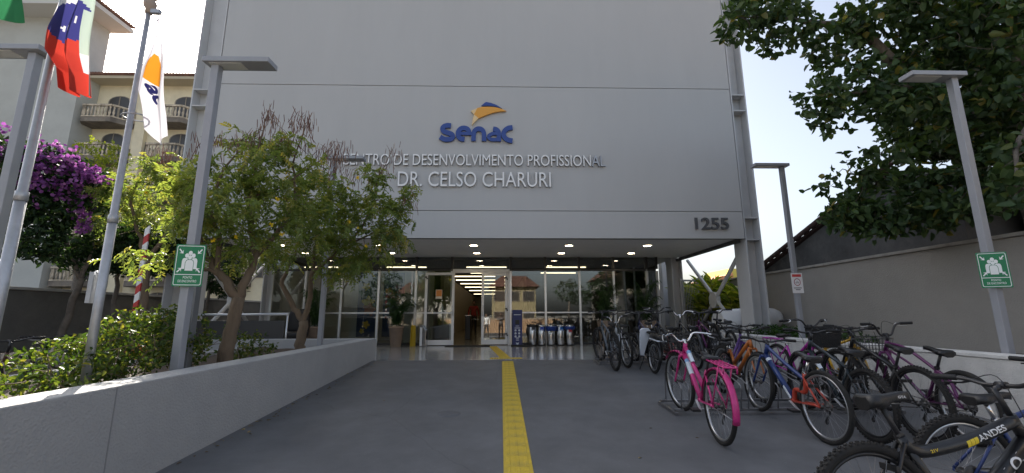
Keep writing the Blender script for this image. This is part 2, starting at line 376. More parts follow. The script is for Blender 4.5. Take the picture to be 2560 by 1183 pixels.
# ------------------------------------------------------------------ the office building
YF, YG, ZS, XL, XR = 10.70, 14.50, 3.40, -7.62, 6.33
B = empty('office_building', (-.6, YF, .465), label='grey office building with blank panelled facade over a glazed ground floor', cat='building')
def bp(mb, name, mt, bevel=0, par=None):
    mb.xf(lambda p: p-Vector(B.location)); return mb.build(name, mt, par or B, bevel)
for z0, z1 in ((3.37, 4.083), (4.098, 7.578), (7.593, 11.0)):
    bp(MB().box(XL, XR, YF, YF+.06, z0, z1), 'facade_panel', M_facade, .004)
bp(MB().box(XL+.01, XR-.01, YF+.062, 30, 3.43, 10.95), 'upper_storeys', M_facade)
bp(MB().box(XL, XR, YF+.063, YF+.20, 3.376, 3.428), 'shadow_gap_trim', M_gap)  # dark trim behind the lip; the gap's shade is put into its colour
bp(MB().box(XL+.02, XR-.02, YF+.202, YG+.15, ZS, 3.428), 'soffit', M_soffit)
bp(MB().box(XL-.75, XR+.45, YF+.3, 30, 11.0, 11.12), 'roof', M_steel_w)
bp(MB().box(XR-.09, XR-.012, YF+.21, YG+1.4, 3.30, 3.398), 'edge_beam', M_gap)
bp(MB().box(XL+.012, XL+.09, YF+.21, YG+1.4, 3.30, 3.398), 'edge_beam', M_gap)
def hcol(x0, x1, y0, y1, z0, z1, plates):
    c = bp(MB().box(x0, x0+.035, y0, y1, z0, z1).box(x1-.035, x1, y0, y1, z0, z1).box(x0+.037, x1-.037, (y0+y1)/2-.02, (y0+y1)/2+.02, z0, z1), 'column', M_steel_w, .004)
    for z in plates:
        bp(MB().box(x0+.038, x1-.038, y0+.01, (y0+y1)/2-.022, z, z+.03), 'stiffener', M_steel_w, 0)
    return c
hcol(6.36, 6.78, 10.72, 11.30, .44, 10.99, (3.34, 3.92, 6.95, 7.42))
hcol(-8.30, -7.66, 10.72, 11.30, .44, 10.99, (3.34, 3.92, 6.95, 7.42))
hcol(5.98, 6.36, 14.7, 15.2, .44, 3.42, ())
hcol(-8.1, -7.7, 14.7, 15.2, .44, 3.42, ())
bp(MB().box(8.0-1.1, 8.0-.85, 18.0, 18.4, .44, 4.4), 'column', M_steel_w)
for x in (6.55, -7.95):
    a0, a1, b0, b1 = (x, 11.32, 3.15), (x, 14.68, .55), (x+.002, 14.68, 3.30), (x+.002, 11.32, .62)
    c = [(a0[i]+a1[i])/2 for i in range(3)]
    br = bp(MB().tube([a0, a1], .055, 12), 'brace', M_steel_w)
    bp(MB().tube([b0, b1], .055, 12), 'brace', M_steel_w)
    bp(MB().prism([(math.cos(k*math.pi/4+.39)*.26, math.sin(k*math.pi/4+.39)*.26) for k in range(8)], lambda a, b, d: (x+d, c[1]+a, c[2]+.02+b), -.062, .062), 'brace_plate', M_steel_w, .004)
# downlights of the soffit
for x in (-.78, 1.95, 4.22, -3.5, -6.2):
    for y in (12.0, 13.53):
        d = bp(MB().lathe([(.135, 0), (.135, -.012), (.112, -.014), (.112, 0)], 24, (x, y, ZS-.001)), 'downlight', M_aluw)
        bp(MB().lathe([(.002, -.006), (.110, -.006), (.110, -.003)], 24, (x, y, ZS-.002)), 'lens', M_emit, par=d)
for x in (-.78, 1.95, 4.22, -3.5):
    d = bp(MB().lathe([(.135, 0), (.135, -.012), (.112, -.014), (.112, 0)], 24, (x, 15.05, ZS-.035)), 'downlight', M_aluw)
    bp(MB().lathe([(.002, -.006), (.110, -.006), (.110, -.003)], 24, (x, 15.05, ZS-.036)), 'lens', M_emit, par=d)
# glazed front
MX = [-7.66, -6.55, -5.34, -4.11, -2.87, -1.67, .33, 1.51, 2.68, 3.86, 5.02, 5.37]
for x in MX:
    bp(MB().box(x-.035, x+.035, YG-.05, YG+.06, .465, 2.915), 'mullion', M_alu, .003)
    bp(MB().box(x-.04, x+.04, YG-.045, YG+.06, 2.985, ZS-.002), 'mullion', M_dark, .003)
for a, b in zip(MX[:-1], MX[1:]):
    door = a == -1.67
    bp(MB().box(a+.036, b-.036, YG-.04, YG+.05, 2.918, 2.982), 'transom', M_aluw if door else M_dark)
    bp(MB().box(a+.04, b-.04, YG-.004, YG+.004, 2.985, ZS-.003), 'pane', M_glass)
    if door: continue
    bp(MB().box(a+.036, b-.036, YG-.035, YG+.04, 1.495, 1.54), 'rail', M_alu, .002)
    bp(MB().box(a+.036, b-.036, YG-.03, YG+.04, .467, .53), 'rail', M_dark)
    bp(MB().box(a+.036, b-.036, YG-.004, YG+.004, 1.541, 2.916), 'pane', M_glass)
    xm = (a+b)/2
    bp(MB().box(a+.036, b-.036, YG-.004, YG+.004, .531, 1.494), 'pane', M_glass)
for y in (15.6, 17.0, 18.4): bp(MB().box(5.335, 5.405, y-.035, y+.035, .465, ZS), 'mullion', M_alu)
for y0, y1 in ((14.57, 15.55), (15.65, 16.95), (17.05, 18.35)): bp(MB().box(5.366, 5.374, y0, y1, .5, ZS), 'pane', M_glass)
bp(MB().box(5.3, 5.38, 18.45, 43.5, .44, 3.42), 'side_wall', M_white)
bp(MB().box(-8.2, -8.12, 15.3, 43.5, .44, 3.42), 'side_wall', M_white)
# door frame and the two leaves
bp(MB().box(-1.634, -1.57, YG-.06, YG+.05, .467, 2.915).box(.23, .294, YG-.06, YG+.05, .467, 2.915).box(-1.57, .23, YG-.06, YG+.05, 2.85, 2.915), 'door_frame', M_aluw, .004)
def leaf_door(x0, x1, y, mid):
    d = bp(MB().box(x0, x0+.085, y-.022, y+.022, .485, 2.84).box(x1-.085, x1, y-.022, y+.022, .485, 2.84).box(x0+.085, x1-.085, y-.022, y+.022, .485, .64).box(x0+.085, x1-.085, y-.022, y+.022, 2.755, 2.84), 'door_leaf', M_aluw, .004)
    if mid: bp(MB().box(x0+.086, x1-.086, y-.018, y+.018, 1.49, 1.53), 'rail', M_aluw, par=d).parent = d
    for z0, z1 in (((.641, 1.489), (1.531, 2.754)) if mid else ((.641, 2.754),)):
        bp(MB().box(x0+.086, x1-.086, y-.004, y+.004, z0, z1), 'pane', M_glassd, par=d)
    hx = x0+.04 if mid else x1-.04
    for z in (.80, 1.62, 2.66) if not mid else (.8, 2.66):
        bp(MB().box(hx-.05, hx+.02, y-.05, y-.023, z, z+.05).box(hx, hx+.05, y-.05, y-.023, z-.045, z-.002), 'hinge', M_dark, par=d)
    xx = x1-.045 if mid else x0+.045
    bp(MB().tube([(xx, y-.03, 1.42), (xx, y-.075, 1.45), (xx, y-.075, 1.72), (xx, y-.03, 1.75)], .012, 8), 'handle', M_alu, par=d)
    return d
leaf_door(-2.52, -1.54, 14.25, True); leaf_door(-.655, .225, YG-.035, False)
# lobby behind the glass
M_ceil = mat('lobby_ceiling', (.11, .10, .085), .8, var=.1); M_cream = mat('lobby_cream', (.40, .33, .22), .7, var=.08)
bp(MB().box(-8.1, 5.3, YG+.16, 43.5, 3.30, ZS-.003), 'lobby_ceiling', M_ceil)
bp(MB().box(-8.1, 5.3, 43.5, 43.6, .44, 3.42), 'lobby_back_wall', mat('lobby_end', (.6, .55, .42), .7))
bp(MB().box(1.1, 1.25, 21, 43.4, .466, 3.29), 'partition', M_cream); bp(MB().box(-2.75, -2.6, 19.5, 43.4, .466, 3.29), 'partition', M_cream)
bp(MB().box(-8.1, -2.76, 17.6, 17.75, .466, 3.29), 'partition', mat('gallery_white', (.62, .60, .55), .7)); bp(MB().box(1.26, 5.28, 19.4, 19.55, .466, 3.29), 'partition', mat('lobby_dark', (.10, .085, .07), .7))
bp(MB().box(-.25, .15, 18.6, 19.0, .466, 3.29), 'pillar', mat('rust_panel', (.30, .11, .03), .6, var=.1))
for y in (16.6, 18.9, 20.6, 22.8, 25.4, 28.6, 32.6, 38):
    x0, x1 = (-7.6, 4.9) if y < 19 else (-2.4, .95)
    n = 4 if y < 19 else 1
    for k in range(n):
        a = x0+(x1-x0)*k/n; b = a+(x1-x0)/n*(.5 if n > 1 else .8)
        bp(MB().box(a, b, y-.025, y+.025, 3.265, 3.299), 'strip_light', M_strip)

# ------------------------------------------------------------------ signs on the facade
M_letter = mat('brushed_letter', (.86, .85, .83), .4); M_letter2 = mat('steel_letter', (.40, .40, .41), .3, metal=.4)
M_blue = mat('logo_blue', (.025, .065, .27), .45); M_orange = mat('logo_orange', (.78, .36, .045), .45); M_cream2 = mat('logo_cream', (.80, .58, .30), .45)
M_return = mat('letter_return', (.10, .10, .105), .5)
def lettering(name, body, x0, x1, z0, z1, label, mt, off, depth=.05, last=None):
    e = empty(name, ((x0+x1)/2, YF, z0), label=label, cat='sign')
    V, Fc = text_mesh(body, None, x1-x0, z1-z0, extrude=.1, offset=off)
    isl = islands(V, Fc)
    for k, (vv, ff) in enumerate(isl):
        mb = MB(); mb.add([(v[0], -.012-depth*(.5+v[2]*5), v[1]) for v in vv], ff)
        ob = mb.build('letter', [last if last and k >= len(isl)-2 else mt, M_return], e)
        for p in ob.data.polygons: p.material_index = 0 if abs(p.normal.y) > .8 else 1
lettering('facade_lettering', 'CENTRO DE DESENVOLVIMENTO PROFISSIONAL', -4.17, 2.76, 5.295, 5.605, 'raised steel lettering CENTRO DE DESENVOLVIMENTO PROFISSIONAL on the facade', M_letter, .0, last=M_letter2)
lettering('facade_lettering', 'DR. CELSO CHARURI', -2.68, 1.30, 4.72, 5.125, 'larger raised lettering DR. CELSO CHARURI below the long line', M_letter, .0)
lettering('building_number', '1255', 5.04, 5.92, 3.60, 3.915, 'dark metal number 1255 at the lower right of the facade', mat('number_metal', (.13, .13, .135), .35, metal=.5), .014)
lg = empty('logo_sign', (-.68, YF, 5.95), label='blue Senac logo with orange and blue swoosh on the facade', cat='sign')
def cr(path, n=6):
    P_ = [Vector(p) for p in path]; out = []
    for i in range(len(P_)-1):
        a, b, c, d = P_[max(i-1, 0)], P_[i], P_[i+1], P_[min(i+2, len(P_)-1)]
        for k in range(n):
            t = k/n; out.append(.5*((2*b)+(c-a)*t+(2*a-5*b+4*c-d)*t*t+(3*b-a-3*c+d)*t**3))
    return out+[P_[-1]]
def LG(cx, cy, d): return (-.97+(cx-155)*.001165, -d, .01+(1047-cy)*.00127)
def stroke(mb, path, wd, d0, d1):
    p = cr([(x, y, 0) for x, y in path]); L, R_ = [], []
    for i in range(len(p)):
        t = (p[min(i+1, len(p)-1)]-p[max(i-1, 0)]).normalized(); nn = Vector((-t.y, t.x, 0))
        L.append(p[i]+nn*wd/2); R_.append(p[i]-nn*wd/2)
    RG = [[LG(L[i].x, L[i].y, d0), LG(R_[i].x, R_[i].y, d0), LG(R_[i].x, R_[i].y, d1), LG(L[i].x, L[i].y, d1)] for i in range(len(p))]
    mb.rings(RG, smooth=False)
LET = [[([(418, 693), (340, 688), (262, 712), (228, 765), (262, 822), (350, 852), (430, 880), (468, 925), (440, 980), (360, 1000), (265, 992), (180, 945)], 104)],
       [([(838, 868), (825, 800), (780, 758), (715, 743), (650, 758), (603, 803), (583, 868), (600, 935), (650, 980), (735, 992)], 104), ([(600, 866), (892, 866)], 72)],
       [([(940, 1030), (940, 900), (958, 815), (1005, 770), (1060, 757), (1118, 772), (1162, 820), (1178, 900), (1178, 1030)], 102)],
       [([(1385, 757), (1450, 768), (1500, 812), (1517, 890), (1517, 1036)], 102), ([(1505, 862), (1400, 862), (1315, 890), (1280, 935), (1318, 985), (1400, 1000), (1505, 985)], 74)],
       [([(1830, 722), (1745, 735), (1668, 780), (1625, 850), (1628, 900), (1665, 965), (1735, 1005), (1830, 1022)], 104)]]
for li, L_ in enumerate(LET):
    mb = MB()
    for k, (p, wd) in enumerate(L_): stroke(mb, p, wd, .015, .065+.0015*k+.0007*li)
    mb.build('letter', M_blue, lg)
for poly, mt, dd in (([(1020, 290), (1100, 270), (1250, 258), (1400, 266), (1500, 283), (1600, 312), (1690, 352), (1550, 362), (1400, 388), (1250, 438), (1150, 482), (1050, 520), (945, 435)], M_orange, .066),
                     ([(868, 362), (1018, 291), (943, 434)], M_cream2, .066), ([(944, 438), (1048, 521), (960, 610), (898, 682), (915, 560)], M_cream2, .066),
                     ([(1108, 236), (1215, 150), (1330, 170), (1450, 212), (1590, 298), (1450, 255), (1300, 240)], M_blue, .066)):
    mb = MB(); mb.prism(poly, LG, .015, dd); mb.build('swoosh', mt, lg)

# ------------------------------------------------------------------ street furniture: lamp posts with flat heads
def lamp_post(x, y, z0, ztop, h0, h1, label, rz=0):
    e = empty('lamp_post', (x, y, z0), rz, label=label, cat='lamp post', group='square lamp posts with flat T heads')
    MB().box(-.042, .042, -.042, .042, 0, ztop-z0).build('post', M_lamp, e, .006)
    MB().box(-.10, .10, -.10, .10, .0, .015).build('base_plate', M_lamp, e, .003)
    hd = MB().box(h0, h1, -.10, .10, ztop-z0+.002, ztop-z0+.062).build('lamp_head', M_lamp, e, .005)
    MB().box(h0+.06, (h0+h1)/2+.05, -.07, .07, ztop-z0-.006, ztop-z0+.001).build('diffuser', mat('diffuser', (.55, .55, .53), .4), hd)
    return e
lamp_post(-3.22, 4.47, .74, 4.22, -.11, .62, 'grey lamp post carrying the left green assembly point sign')
lamp_post(-3.42, 8.35, .74, 4.56, -.10, .62, 'thin grey lamp post rising behind the crown of the right yellow-flowering tree')
lamp_post(-5.1, 4.35, .12, 4.26, -.62, .12, 'grey lamp post cut by the left edge beside the red flag')
lamp_post(5.98, 5.02, .80, 4.50, -.62, .12, 'grey lamp post on the right carrying the right green assembly point sign')
lamp_post(5.98, 8.5, .80, 4.52, -.62, .12, 'grey lamp post with a small white and red notice near the building corner')
# extra square post behind the left sign
e = empty('steel_post', (-3.62, 5.15, .74), label='short dark square steel post behind the left lamp post', cat='post')
MB().box(-.045, .045, -.045, .045, 0, 1.3).build('post', mat('post_grey', (.16, .165, .17), .5), e, .004); MB().box(-.08, .08, -.08, .08, 0, .012).build('base_plate', M_lamp, e)

# ------------------------------------------------------------------ signs on posts
M_green = mat('sign_green', (.006, .19, .075), .45, var=.05); M_sw = mat('sign_white', (.80, .84, .82), .5)
def rrect(w_, h_, r_, n=5):
    out = []
    for cx, cy, a0 in ((w_/2-r_, h_/2-r_, 0), (-w_/2+r_, h_/2-r_, 90), (-w_/2+r_, -h_/2+r_, 180), (w_/2-r_, -h_/2+r_, 270)):
        out += [(cx+r_*math.cos(R(a0+90*k/n)), cy+r_*math.sin(R(a0+90*k/n))) for k in range(n+1)]
    return out
def fl(a, b, d): return (a, -d, b)
def flat_text(body, w_, h_, cx, cz, d, par, mt, off=0.):
    V, Fc = text_mesh(body, None, w_, h_, 0, off); mb = MB(); mb.add([(v[0]+cx, -d, v[1]+cz) for v in V], Fc); return mb.build('lettering', mt, par, fix=False)
def ring(mb, outer, inner, d):
    n = len(outer); mb.add([fl(a, b, d) for a, b in outer]+[fl(a, b, d) for a, b in inner], [(i, (i+1) % n, (i+1) % n+n, i+n) for i in range(n)])
def meeting_sign(loc, rz, label):
    e = empty('assembly_sign', loc, rz, label=label, cat='sign', group='green assembly point signs')
    W_, H_ = .31, .45; e.scale = (.86, 1, .95)
    MB().prism(rrect(W_, H_, .012), fl, 0, .004).build('plate', M_green, e)
    mb = MB(); ring(mb, rrect(W_-.024, H_-.024, .02), rrect(W_-.038, H_-.038, .014), .0052)
    mb.add([fl(-W_/2+.018, -.103, .0053), fl(W_/2-.018, -.103, .0053), fl(W_/2-.018, -.095, .0053), fl(-W_/2+.018, -.095, .0053)], [(0, 1, 2, 3)]); mb.build('border', M_sw, e, fix=False)
    mb = MB()
    def disc(cx, cz, r_, d): mb.add([fl(cx+r_*math.cos(k*.3927), cz+r_*1.15*math.sin(k*.3927), d) for k in range(16)], [tuple(range(16))])
    def body(cx, z0, z1, w_, d): mb.add([fl(cx+x, z, d) for x, z in [(-w_, z0), (w_, z0), (w_, z1-.03), (w_*.8, z1-.008), (w_*.45, z1), (-w_*.45, z1), (-w_*.8, z1-.008), (-w_, z1-.03)]], [tuple(range(8))])
    disc(-.034, .105, .021, .0052); disc(.034, .105, .021, .0052); disc(0, .133, .021, .0052); body(-.046, -.04, .078, .034, .0052); body(.046, -.04, .078, .034, .0052)
    for (sx, sz) in ((-1, 1), (1, 1), (-1, -1), (1, -1)):
        a = Vector((sx*.118, (.175 if sz > 0 else -.075))); b = Vector((sx*.078, (.128 if sz > 0 else -.03))); d = (b-a).normalized(); nn = Vector((-d.y, d.x))
        pts = [a+nn*.007, b-d*.012+nn*.007, b-d*.012-nn*.007, a-nn*.007]; mb.add([fl(p.x, p.y, .0052) for p in pts], [(0, 1, 2, 3)])
        pts = [b+d*.004, b-d*.004+nn*.024-d*.02, b-d*.016+nn*.024-d*.012, b-d*.014, b-d*.016-nn*.024-d*.012, b-d*.024-nn*.024]
        mb.add([fl(p.x, p.y, .0054) for p in pts], [(0, 1, 2, 3), (0, 3, 4, 5)])
    mb.build('pictogram', M_sw, e, fix=False)
    mb = MB(); mb.add([fl(.0+x, z, .0058) for x, z in [(-.046, -.062), (.046, -.062), (.046, .03), (.036, .056), (.02, .063), (-.02, .063), (-.036, .056), (-.046, .03)]], [tuple(range(8))]); mb.build('pictogram', M_green, e, fix=False)
    mb = MB(); disc(0, .085, .020, .0064); body(0, -.058, .058, .041, .0064); mb.build('pictogram', M_sw, e, fix=False)
    flat_text('PONTO', .095, .026, 0, -.143, .0052, e, M_sw, .008); flat_text('DE ENCONTRO', .19, .026, 0, -.182, .0052, e, M_sw, .008)
    MB().box(-.05, .05, -.0005, .02, .1, .13).box(-.05, .05, -.0005, .02, -.13, -.1).build('bracket', M_galv, e)
    return e
meeting_sign((-3.18, 4.40, 1.94), R(12), 'green assembly point sign on the left lamp post among the trees')
meeting_sign((5.93, 4.95, 1.95), R(-30), 'green assembly point sign on the right lamp post before the taupe wall')
e = empty('notice', (5.97, 8.44, 2.05), R(-8), label='small white notice with red header and no-entry ring on a lamp post', cat='sign')
MB().prism(rrect(.21, .40, .005), fl, 0, .004).build('plate', mat('notice_white', (.72, .70, .70), .5), e)
MB().prism([(-.085, .125), (.085, .125), (.085, .178), (-.085, .178)], fl, .0041, .0055).build('header', mat('notice_red', (.55, .05, .05), .5), e)
mb = MB(); ring(mb, [(.062*math.cos(k*.2618), .02+.075*math.sin(k*.2618)) for k in range(24)], [(.05*math.cos(k*.2618), .02+.062*math.sin(k*.2618)) for k in range(24)], .0052); mb.build('prohibition_ring', mat('notice_dark_red', (.3, .03, .05), .5), e, fix=False)
mb = MB(); ring(mb, [(-.017+.014*math.cos(k*.524), .01+.016*math.sin(k*.524)) for k in range(12)], [(-.017+.009*math.cos(k*.524), .01+.011*math.sin(k*.524)) for k in range(12)], .0053); ring(mb, [(.017+.014*math.cos(k*.524), .01+.016*math.sin(k*.524)) for k in range(12)], [(.017+.009*math.cos(k*.524), .01+.011*math.sin(k*.524)) for k in range(12)], .0053)
mb.bar((-.017, -.0053, .01), (.0, -.0053, .04), .004, .002); mb.bar((.017, -.0053, .01), (.008, -.0053, .045), .004, .002); mb.build('pictogram', M_black, e, fix=False)
MB().prism([(-.075, -.105), (.07, -.105), (.07, -.09), (-.075, -.09)], fl, .0041, .005).prism([(-.045, -.14), (.045, -.14), (.045, -.125), (-.045, -.125)], fl, .0041, .005).build('small_print', mat('print_dark', (.06, .06, .07), .6), e)

# ------------------------------------------------------------------ flag poles and flags
def flag_pole(x, y, label, ztop):
    e = empty('flag_pole', (x, y, .74), label=label, cat='flag pole', group='tapered galvanised flag poles')
    h = ztop-.74
    MB().tube([(0, 0, 0), (0, 0, h*.42)], .033, 16).build('lower_section', M_galv, e)
    MB().tube([(0, 0, h*.421), (0, 0, h*.44), (0, 0, h*.441), (0, 0, h)], [.036, .036, .028, .020], 16).build('upper_section', M_galv, e)
    t = MB().lathe([(.03, 0), (.032, .05), (.05, .07), (.055, .11), (.042, .14), (.028, .15), (.055, .18), (.05, .24), (.02, .27)], 16, (0, 0, h)).build('finial', mat('finial_bronze', (.33, .25, .2), .5), e)
    MB().box(.03, .11, -.02, .02, h-.0, h+.04).tube([(.09, 0, h-.005), (.1, 0, h-.05), (.085, 0, h-.08)], .006, 6).build('pulley', M_galv, e)
    if 'orange' in label: MB().torus(.085, .006, 24, 6).xf(lambda p: Vector((p.x*1.3+.05, p.z, p.y+h*.70))).build('halyard_ring', M_galv, e)
    MB().box(-.09, -.052, -.03, .03, .80, 1.06).tube([(-.07, 0, 1.06), (-.045, 0, 1.06)], .012, 6).build('cleat_box', M_galv, e)
    return e
flag_pole(-3.38, 3.70, 'galvanised flag pole with the white and orange flag', 4.28)
flag_pole(-3.38, 2.98, 'galvanised flag pole with the red and blue flag', 4.28)
flag_pole(-3.38, 2.22, 'galvanised flag pole with the green flag at the left edge', 4.28)
def interp(K, v):
    for (a, b), (c, d) in zip(K[:-1], K[1:]):
        if v <= c: return b+(d-b)*(v-a)/(c-a)
    return K[-1][1]
def flag(name, label, y, L, Rr, z0, zb, folds, amp, mats, pick, nu=48, nv=72, ph=0.):
    """hanging cloth: left/right edge x per v, top z0 -> bottom edge z varying across"""
    def S(u, v):
        xl, xr = interp(L, v), interp(Rr, v); e_ = amp*(.25+v)
        x = xl+(xr-xl)*(u+.035*math.sin(u*folds*6.28+ph)*v)
        return (x, y+e_*math.sin(u*folds*6.283+1.6*v+ph)+.02*math.sin(v*7), z0-v*(z0-interp(zb, u)))
    mb = MB(); mb.grid(S, nu, nv)
    me = mb.mesh(name, mats)
    for k, p in enumerate(me.polygons): p.material_index = pick((k % nu+.5)/nu, (k//nu+.5)/nv)
    o = link(name, me); tag(o, label, 'flag'); return o, S
def cloth(nm, c, tr=.35):
    m_ = leafmat(nm, [(0, c), (1, c)], tr, .85, (1, 1, 1)); return m_
C_red, C_blue, C_wh, C_gr, C_pg, C_or, C_yel = cloth('cloth_red', (.52, .05, .035)), cloth('cloth_blue', (.045, .045, .20)), cloth('cloth_white', (.66, .65, .70)), cloth('cloth_green', (.03, .17, .07)), cloth('cloth_pale_green', (.42, .50, .45)), cloth('cloth_orange', (.62, .25, .02)), cloth('cloth_yellow', (.7, .55, .03))
def pickA(u, v):
    for su, sv in ((.55, .47), (.42, .55), (.68, .545), (.72, .58), (.8, .5)):
        if abs(u-su)+abs(v-sv)*.9 < .022: return 2
    if u > .86 and v > .40 and v < .85: return 3 if v < .72 else 2
    if ((u-.62)/.40)**2+((v-.50)/.17)**2 < 1: return 1
    if v > .56-.1*(1-u) and u < .97: return 0
    return 2 if u < .75 else 3
fa, _ = flag('flag', 'red white and blue flag with stars hanging limp on its pole', 2.97, [(0, -3.42), (.30, -3.43), (.58, -3.46), (.74, -3.43), (.86, -3.30), (1, -3.265)], [(0, -3.22), (.5, -3.15), (1, -3.08)], 4.22, [(0, 3.10), (.3, 3.06), (1, 3.05)], 2.2, .05, [C_red, C_blue, C_wh, C_pg], pickA)
def pickB(u, v):
    if .30 < v < .55 and .30-.0*v < u < .78 and (v-.30)/.25 > abs(u-.52)*2.0-.1: return 1
    return 0
fb, SB = flag('flag', 'white flag with an orange swoosh and blue letters hanging limp', 3.66, [(0, -3.255), (.15, -3.27), (.45, -3.34), (.7, -3.335), (.82, -3.29), (1, -3.25)], [(0, -3.235), (.1, -3.21), (.5, -3.08), (.85, -3.0), (1, -2.98)], 4.20, [(0, 3.16), (.55, 2.98), (.75, 2.93), (1, 3.02)], 1.6, .035, [C_wh, C_or], pickB, ph=.6)
V, Fc = text_mesh('ac', None, .155, .085, 0, .04)
mb = MB()
def onflag(v):
    a, b = v[0]+.0, v[1]-.04; ca, sa = math.cos(R(-62)), math.sin(R(-62)); p, q = a*ca-b*sa, a*sa+b*ca
    s_ = Vector(SB(min(max(.60+p/.30, .02), .98), min(max(.635-q/1.15, 0), 1))); return (s_.x, s_.y-.006, s_.z)
mb.add([onflag(v) for v in V], Fc); mb.build('lettering', C_blue, fb, fix=False)
flag('flag', 'green flag corner with yellow hanging at the top left edge', 2.24, [(0, -3.34), (1, -3.25)], [(0, -2.96), (.6, -2.87), (1, -2.82)], 4.15, [(0, 3.02), (.5, 3.06), (.75, 3.09), (1, 3.14)], 2.0, .05, [C_gr, C_yel, C_blue], lambda u, v: 1 if .25 < v < .86 and abs(u-.30) < .30-abs(v-.55)*.75 else 0)

# ------------------------------------------------------------------ vegetation
M_bark = mat('bark', (.16, .115, .075), .9, var=.35, vscale=14, bump=1., bscale=26, stretch=(1, 1, .25), stain=(.08, .06, .045), sscale=7, samt=.6)
M_bark2 = mat('grey_bark', (.13, .11, .09), .9, var=.3, vscale=10, bump=.8, bscale=22)
M_twig = mat('twig', (.12, .085, .05), .9)
L_cas = leafmat('cassia_leaf', [(0, (.08, .13, .035)), (.45, (.155, .215, .06)), (.8, (.235, .27, .075)), (1, (.36, .31, .08))], .5, .5, (1.45, 1.4, .7))
L_dark = leafmat('dark_leaf', [(0, (.012, .030, .012)), (.6, (.022, .048, .018)), (1, (.04, .075, .022))], .28, .65)
L_big = leafmat('broad_leaf', [(0, (.030, .060, .026)), (.6, (.052, .095, .036)), (.93, (.08, .125, .04)), (1, (.20, .16, .03))], .30, .45)
L_bush = leafmat('shrub_leaf', [(0, (.03, .06, .012)), (.5, (.062, .105, .02)), (.9, (.13, .16, .03)), (1, (.24, .22, .05))], .40, .45)
L_palm = leafmat('palm_leaf', [(0, (.018, .05, .015)), (1, (.05, .11, .03))], .25, .4)
L_ging = leafmat('ginger_leaf', [(0, (.08, .14, .02)), (.5, (.22, .28, .03)), (1, (.45, .44, .07))], .4, .35)
L_purp = leafmat('purple_petal', [(0, (.15, .04, .19)), (.6, (.28, .09, .31)), (1, (.46, .22, .44))], .4, .6, (1.2, 1, 1.2))
L_yfl = leafmat('yellow_petal', [(0, (.80, .55, .02)), (1, (.85, .68, .05))], .3, .5, (1.1, 1, .6))
L_pod = leafmat('dry_pod', [(0, (.13, .065, .055)), (.6, (.21, .115, .09)), (1, (.30, .20, .13))], .15, .7, (1, 1, 1))

def fronds(P, n_pair=6, flen=.17, L=.066, W=.025, droop=.5):
    """pinnate fronds at points P -> arrays for leaf_mesh"""
    n = len(P); d = rdir(n, -.05); d[:, 2] -= droop*rng.random(n)*.6; d = unit(d)
    side = unit(np.cross(d, np.array([0, 0, 1.])+rng.normal(size=(n, 3))*.25)); nn = np.cross(side, d)
    A, D_, N_ = [], [], []
    for k in range(n_pair):
        t = (k+.8)/n_pair; b = P+d*(flen*t)-np.array([0, 0, 1])*(flen*t*t*.35)
        for sg in (-1, 1):
            A.append(b); D_.append(side*sg*.8+d*.6-nn*.25+rng.normal(size=(n, 3))*.18); N_.append(nn+rng.normal(size=(n, 3))*.25)
    A, D_, N_ = np.concatenate(A), np.concatenate(D_), np.concatenate(N_)
    rr = np.tile(np.clip(rng.normal(.55, .2, n), 0, 1), n_pair*2)+rng.normal(size=n*n_pair*2)*.07
    m_ = len(A); return A, D_, N_, L*rng.uniform(.7, 1.25, m_), W*rng.uniform(.8, 1.2, m_), np.clip(rr, 0, 1)

def flower(parent, p, r_=.05, me=[]):
    if not me:
        n = 10; d = rdir(n, .2); me.append(leaf_mesh('flower', np.zeros((n, 3)), d, rdir(n), .05, .04, L_yfl))
    o = link('flower', me[0], parent, loc=p); o.scale = (r_/.05,)*3; o.rotation_euler = (rng.uniform(0, 6), 0, rng.uniform(0, 6))

def cassia(base, limbs, blobs, pods, flowers, label, dens):
    e = empty('flowering_tree', base, label=label, cat='tree', group='yellow-flowering trees in the left planter')
    b = np.array(base); tips = []; allp = []
    for c, r_, yel in blobs:
        c = np.array(c)-b; m_ = max(5, int(dens*r_[0]*r_[1]*r_[2]*.058)); q = inball(m_, c, np.array(r_)*1.2, .2); tips.append(q); k_ = rng.integers(5, 15, m_)
        allp.append(np.repeat(q, k_, 0)+rng.normal(size=(k_.sum(), 3))*(.085, .085, .06))
    pods = np.array(pods)-b
    tp = np.concatenate(tips+[pods+np.array((0, 0, .06))])
    mb = MB(); grow(mb, [([np.array(p)-b for p in pts], rr) for pts, rr in limbs], tp, .0028, 5, .10, .06); mb.build('trunk', M_bark, e, fix=False)
    A = np.concatenate(allp); q = fronds(A)
    link('crown', leaf_mesh('crown', q[0], q[1], q[2], q[3], q[4], L_cas, q[5], .15, .2), e)['kind'] = 'stuff'
    # bunches of dry hanging pods
    PP, DD = [], []
    for p in pods:
        k = rng.integers(14, 28); PP.append(p+rng.normal(size=(k, 3))*(.085, .085, .085)); d = rng.normal(size=(k, 3))*.22; d[:, 2] -= 1; DD.append(d)
    PP, DD = np.concatenate(PP), np.concatenate(DD)
    link('dry_pods', leaf_mesh('dry_pods', PP, DD, rdir(len(PP)), rng.uniform(.11, .21, len(PP)), .010, L_pod, None, .1, .12, (.15, .5, .85, .5)), e)['kind'] = 'stuff'
    for f in flowers: flower(e, tuple(np.array(f)-b), rng.uniform(.024, .038))
    return e
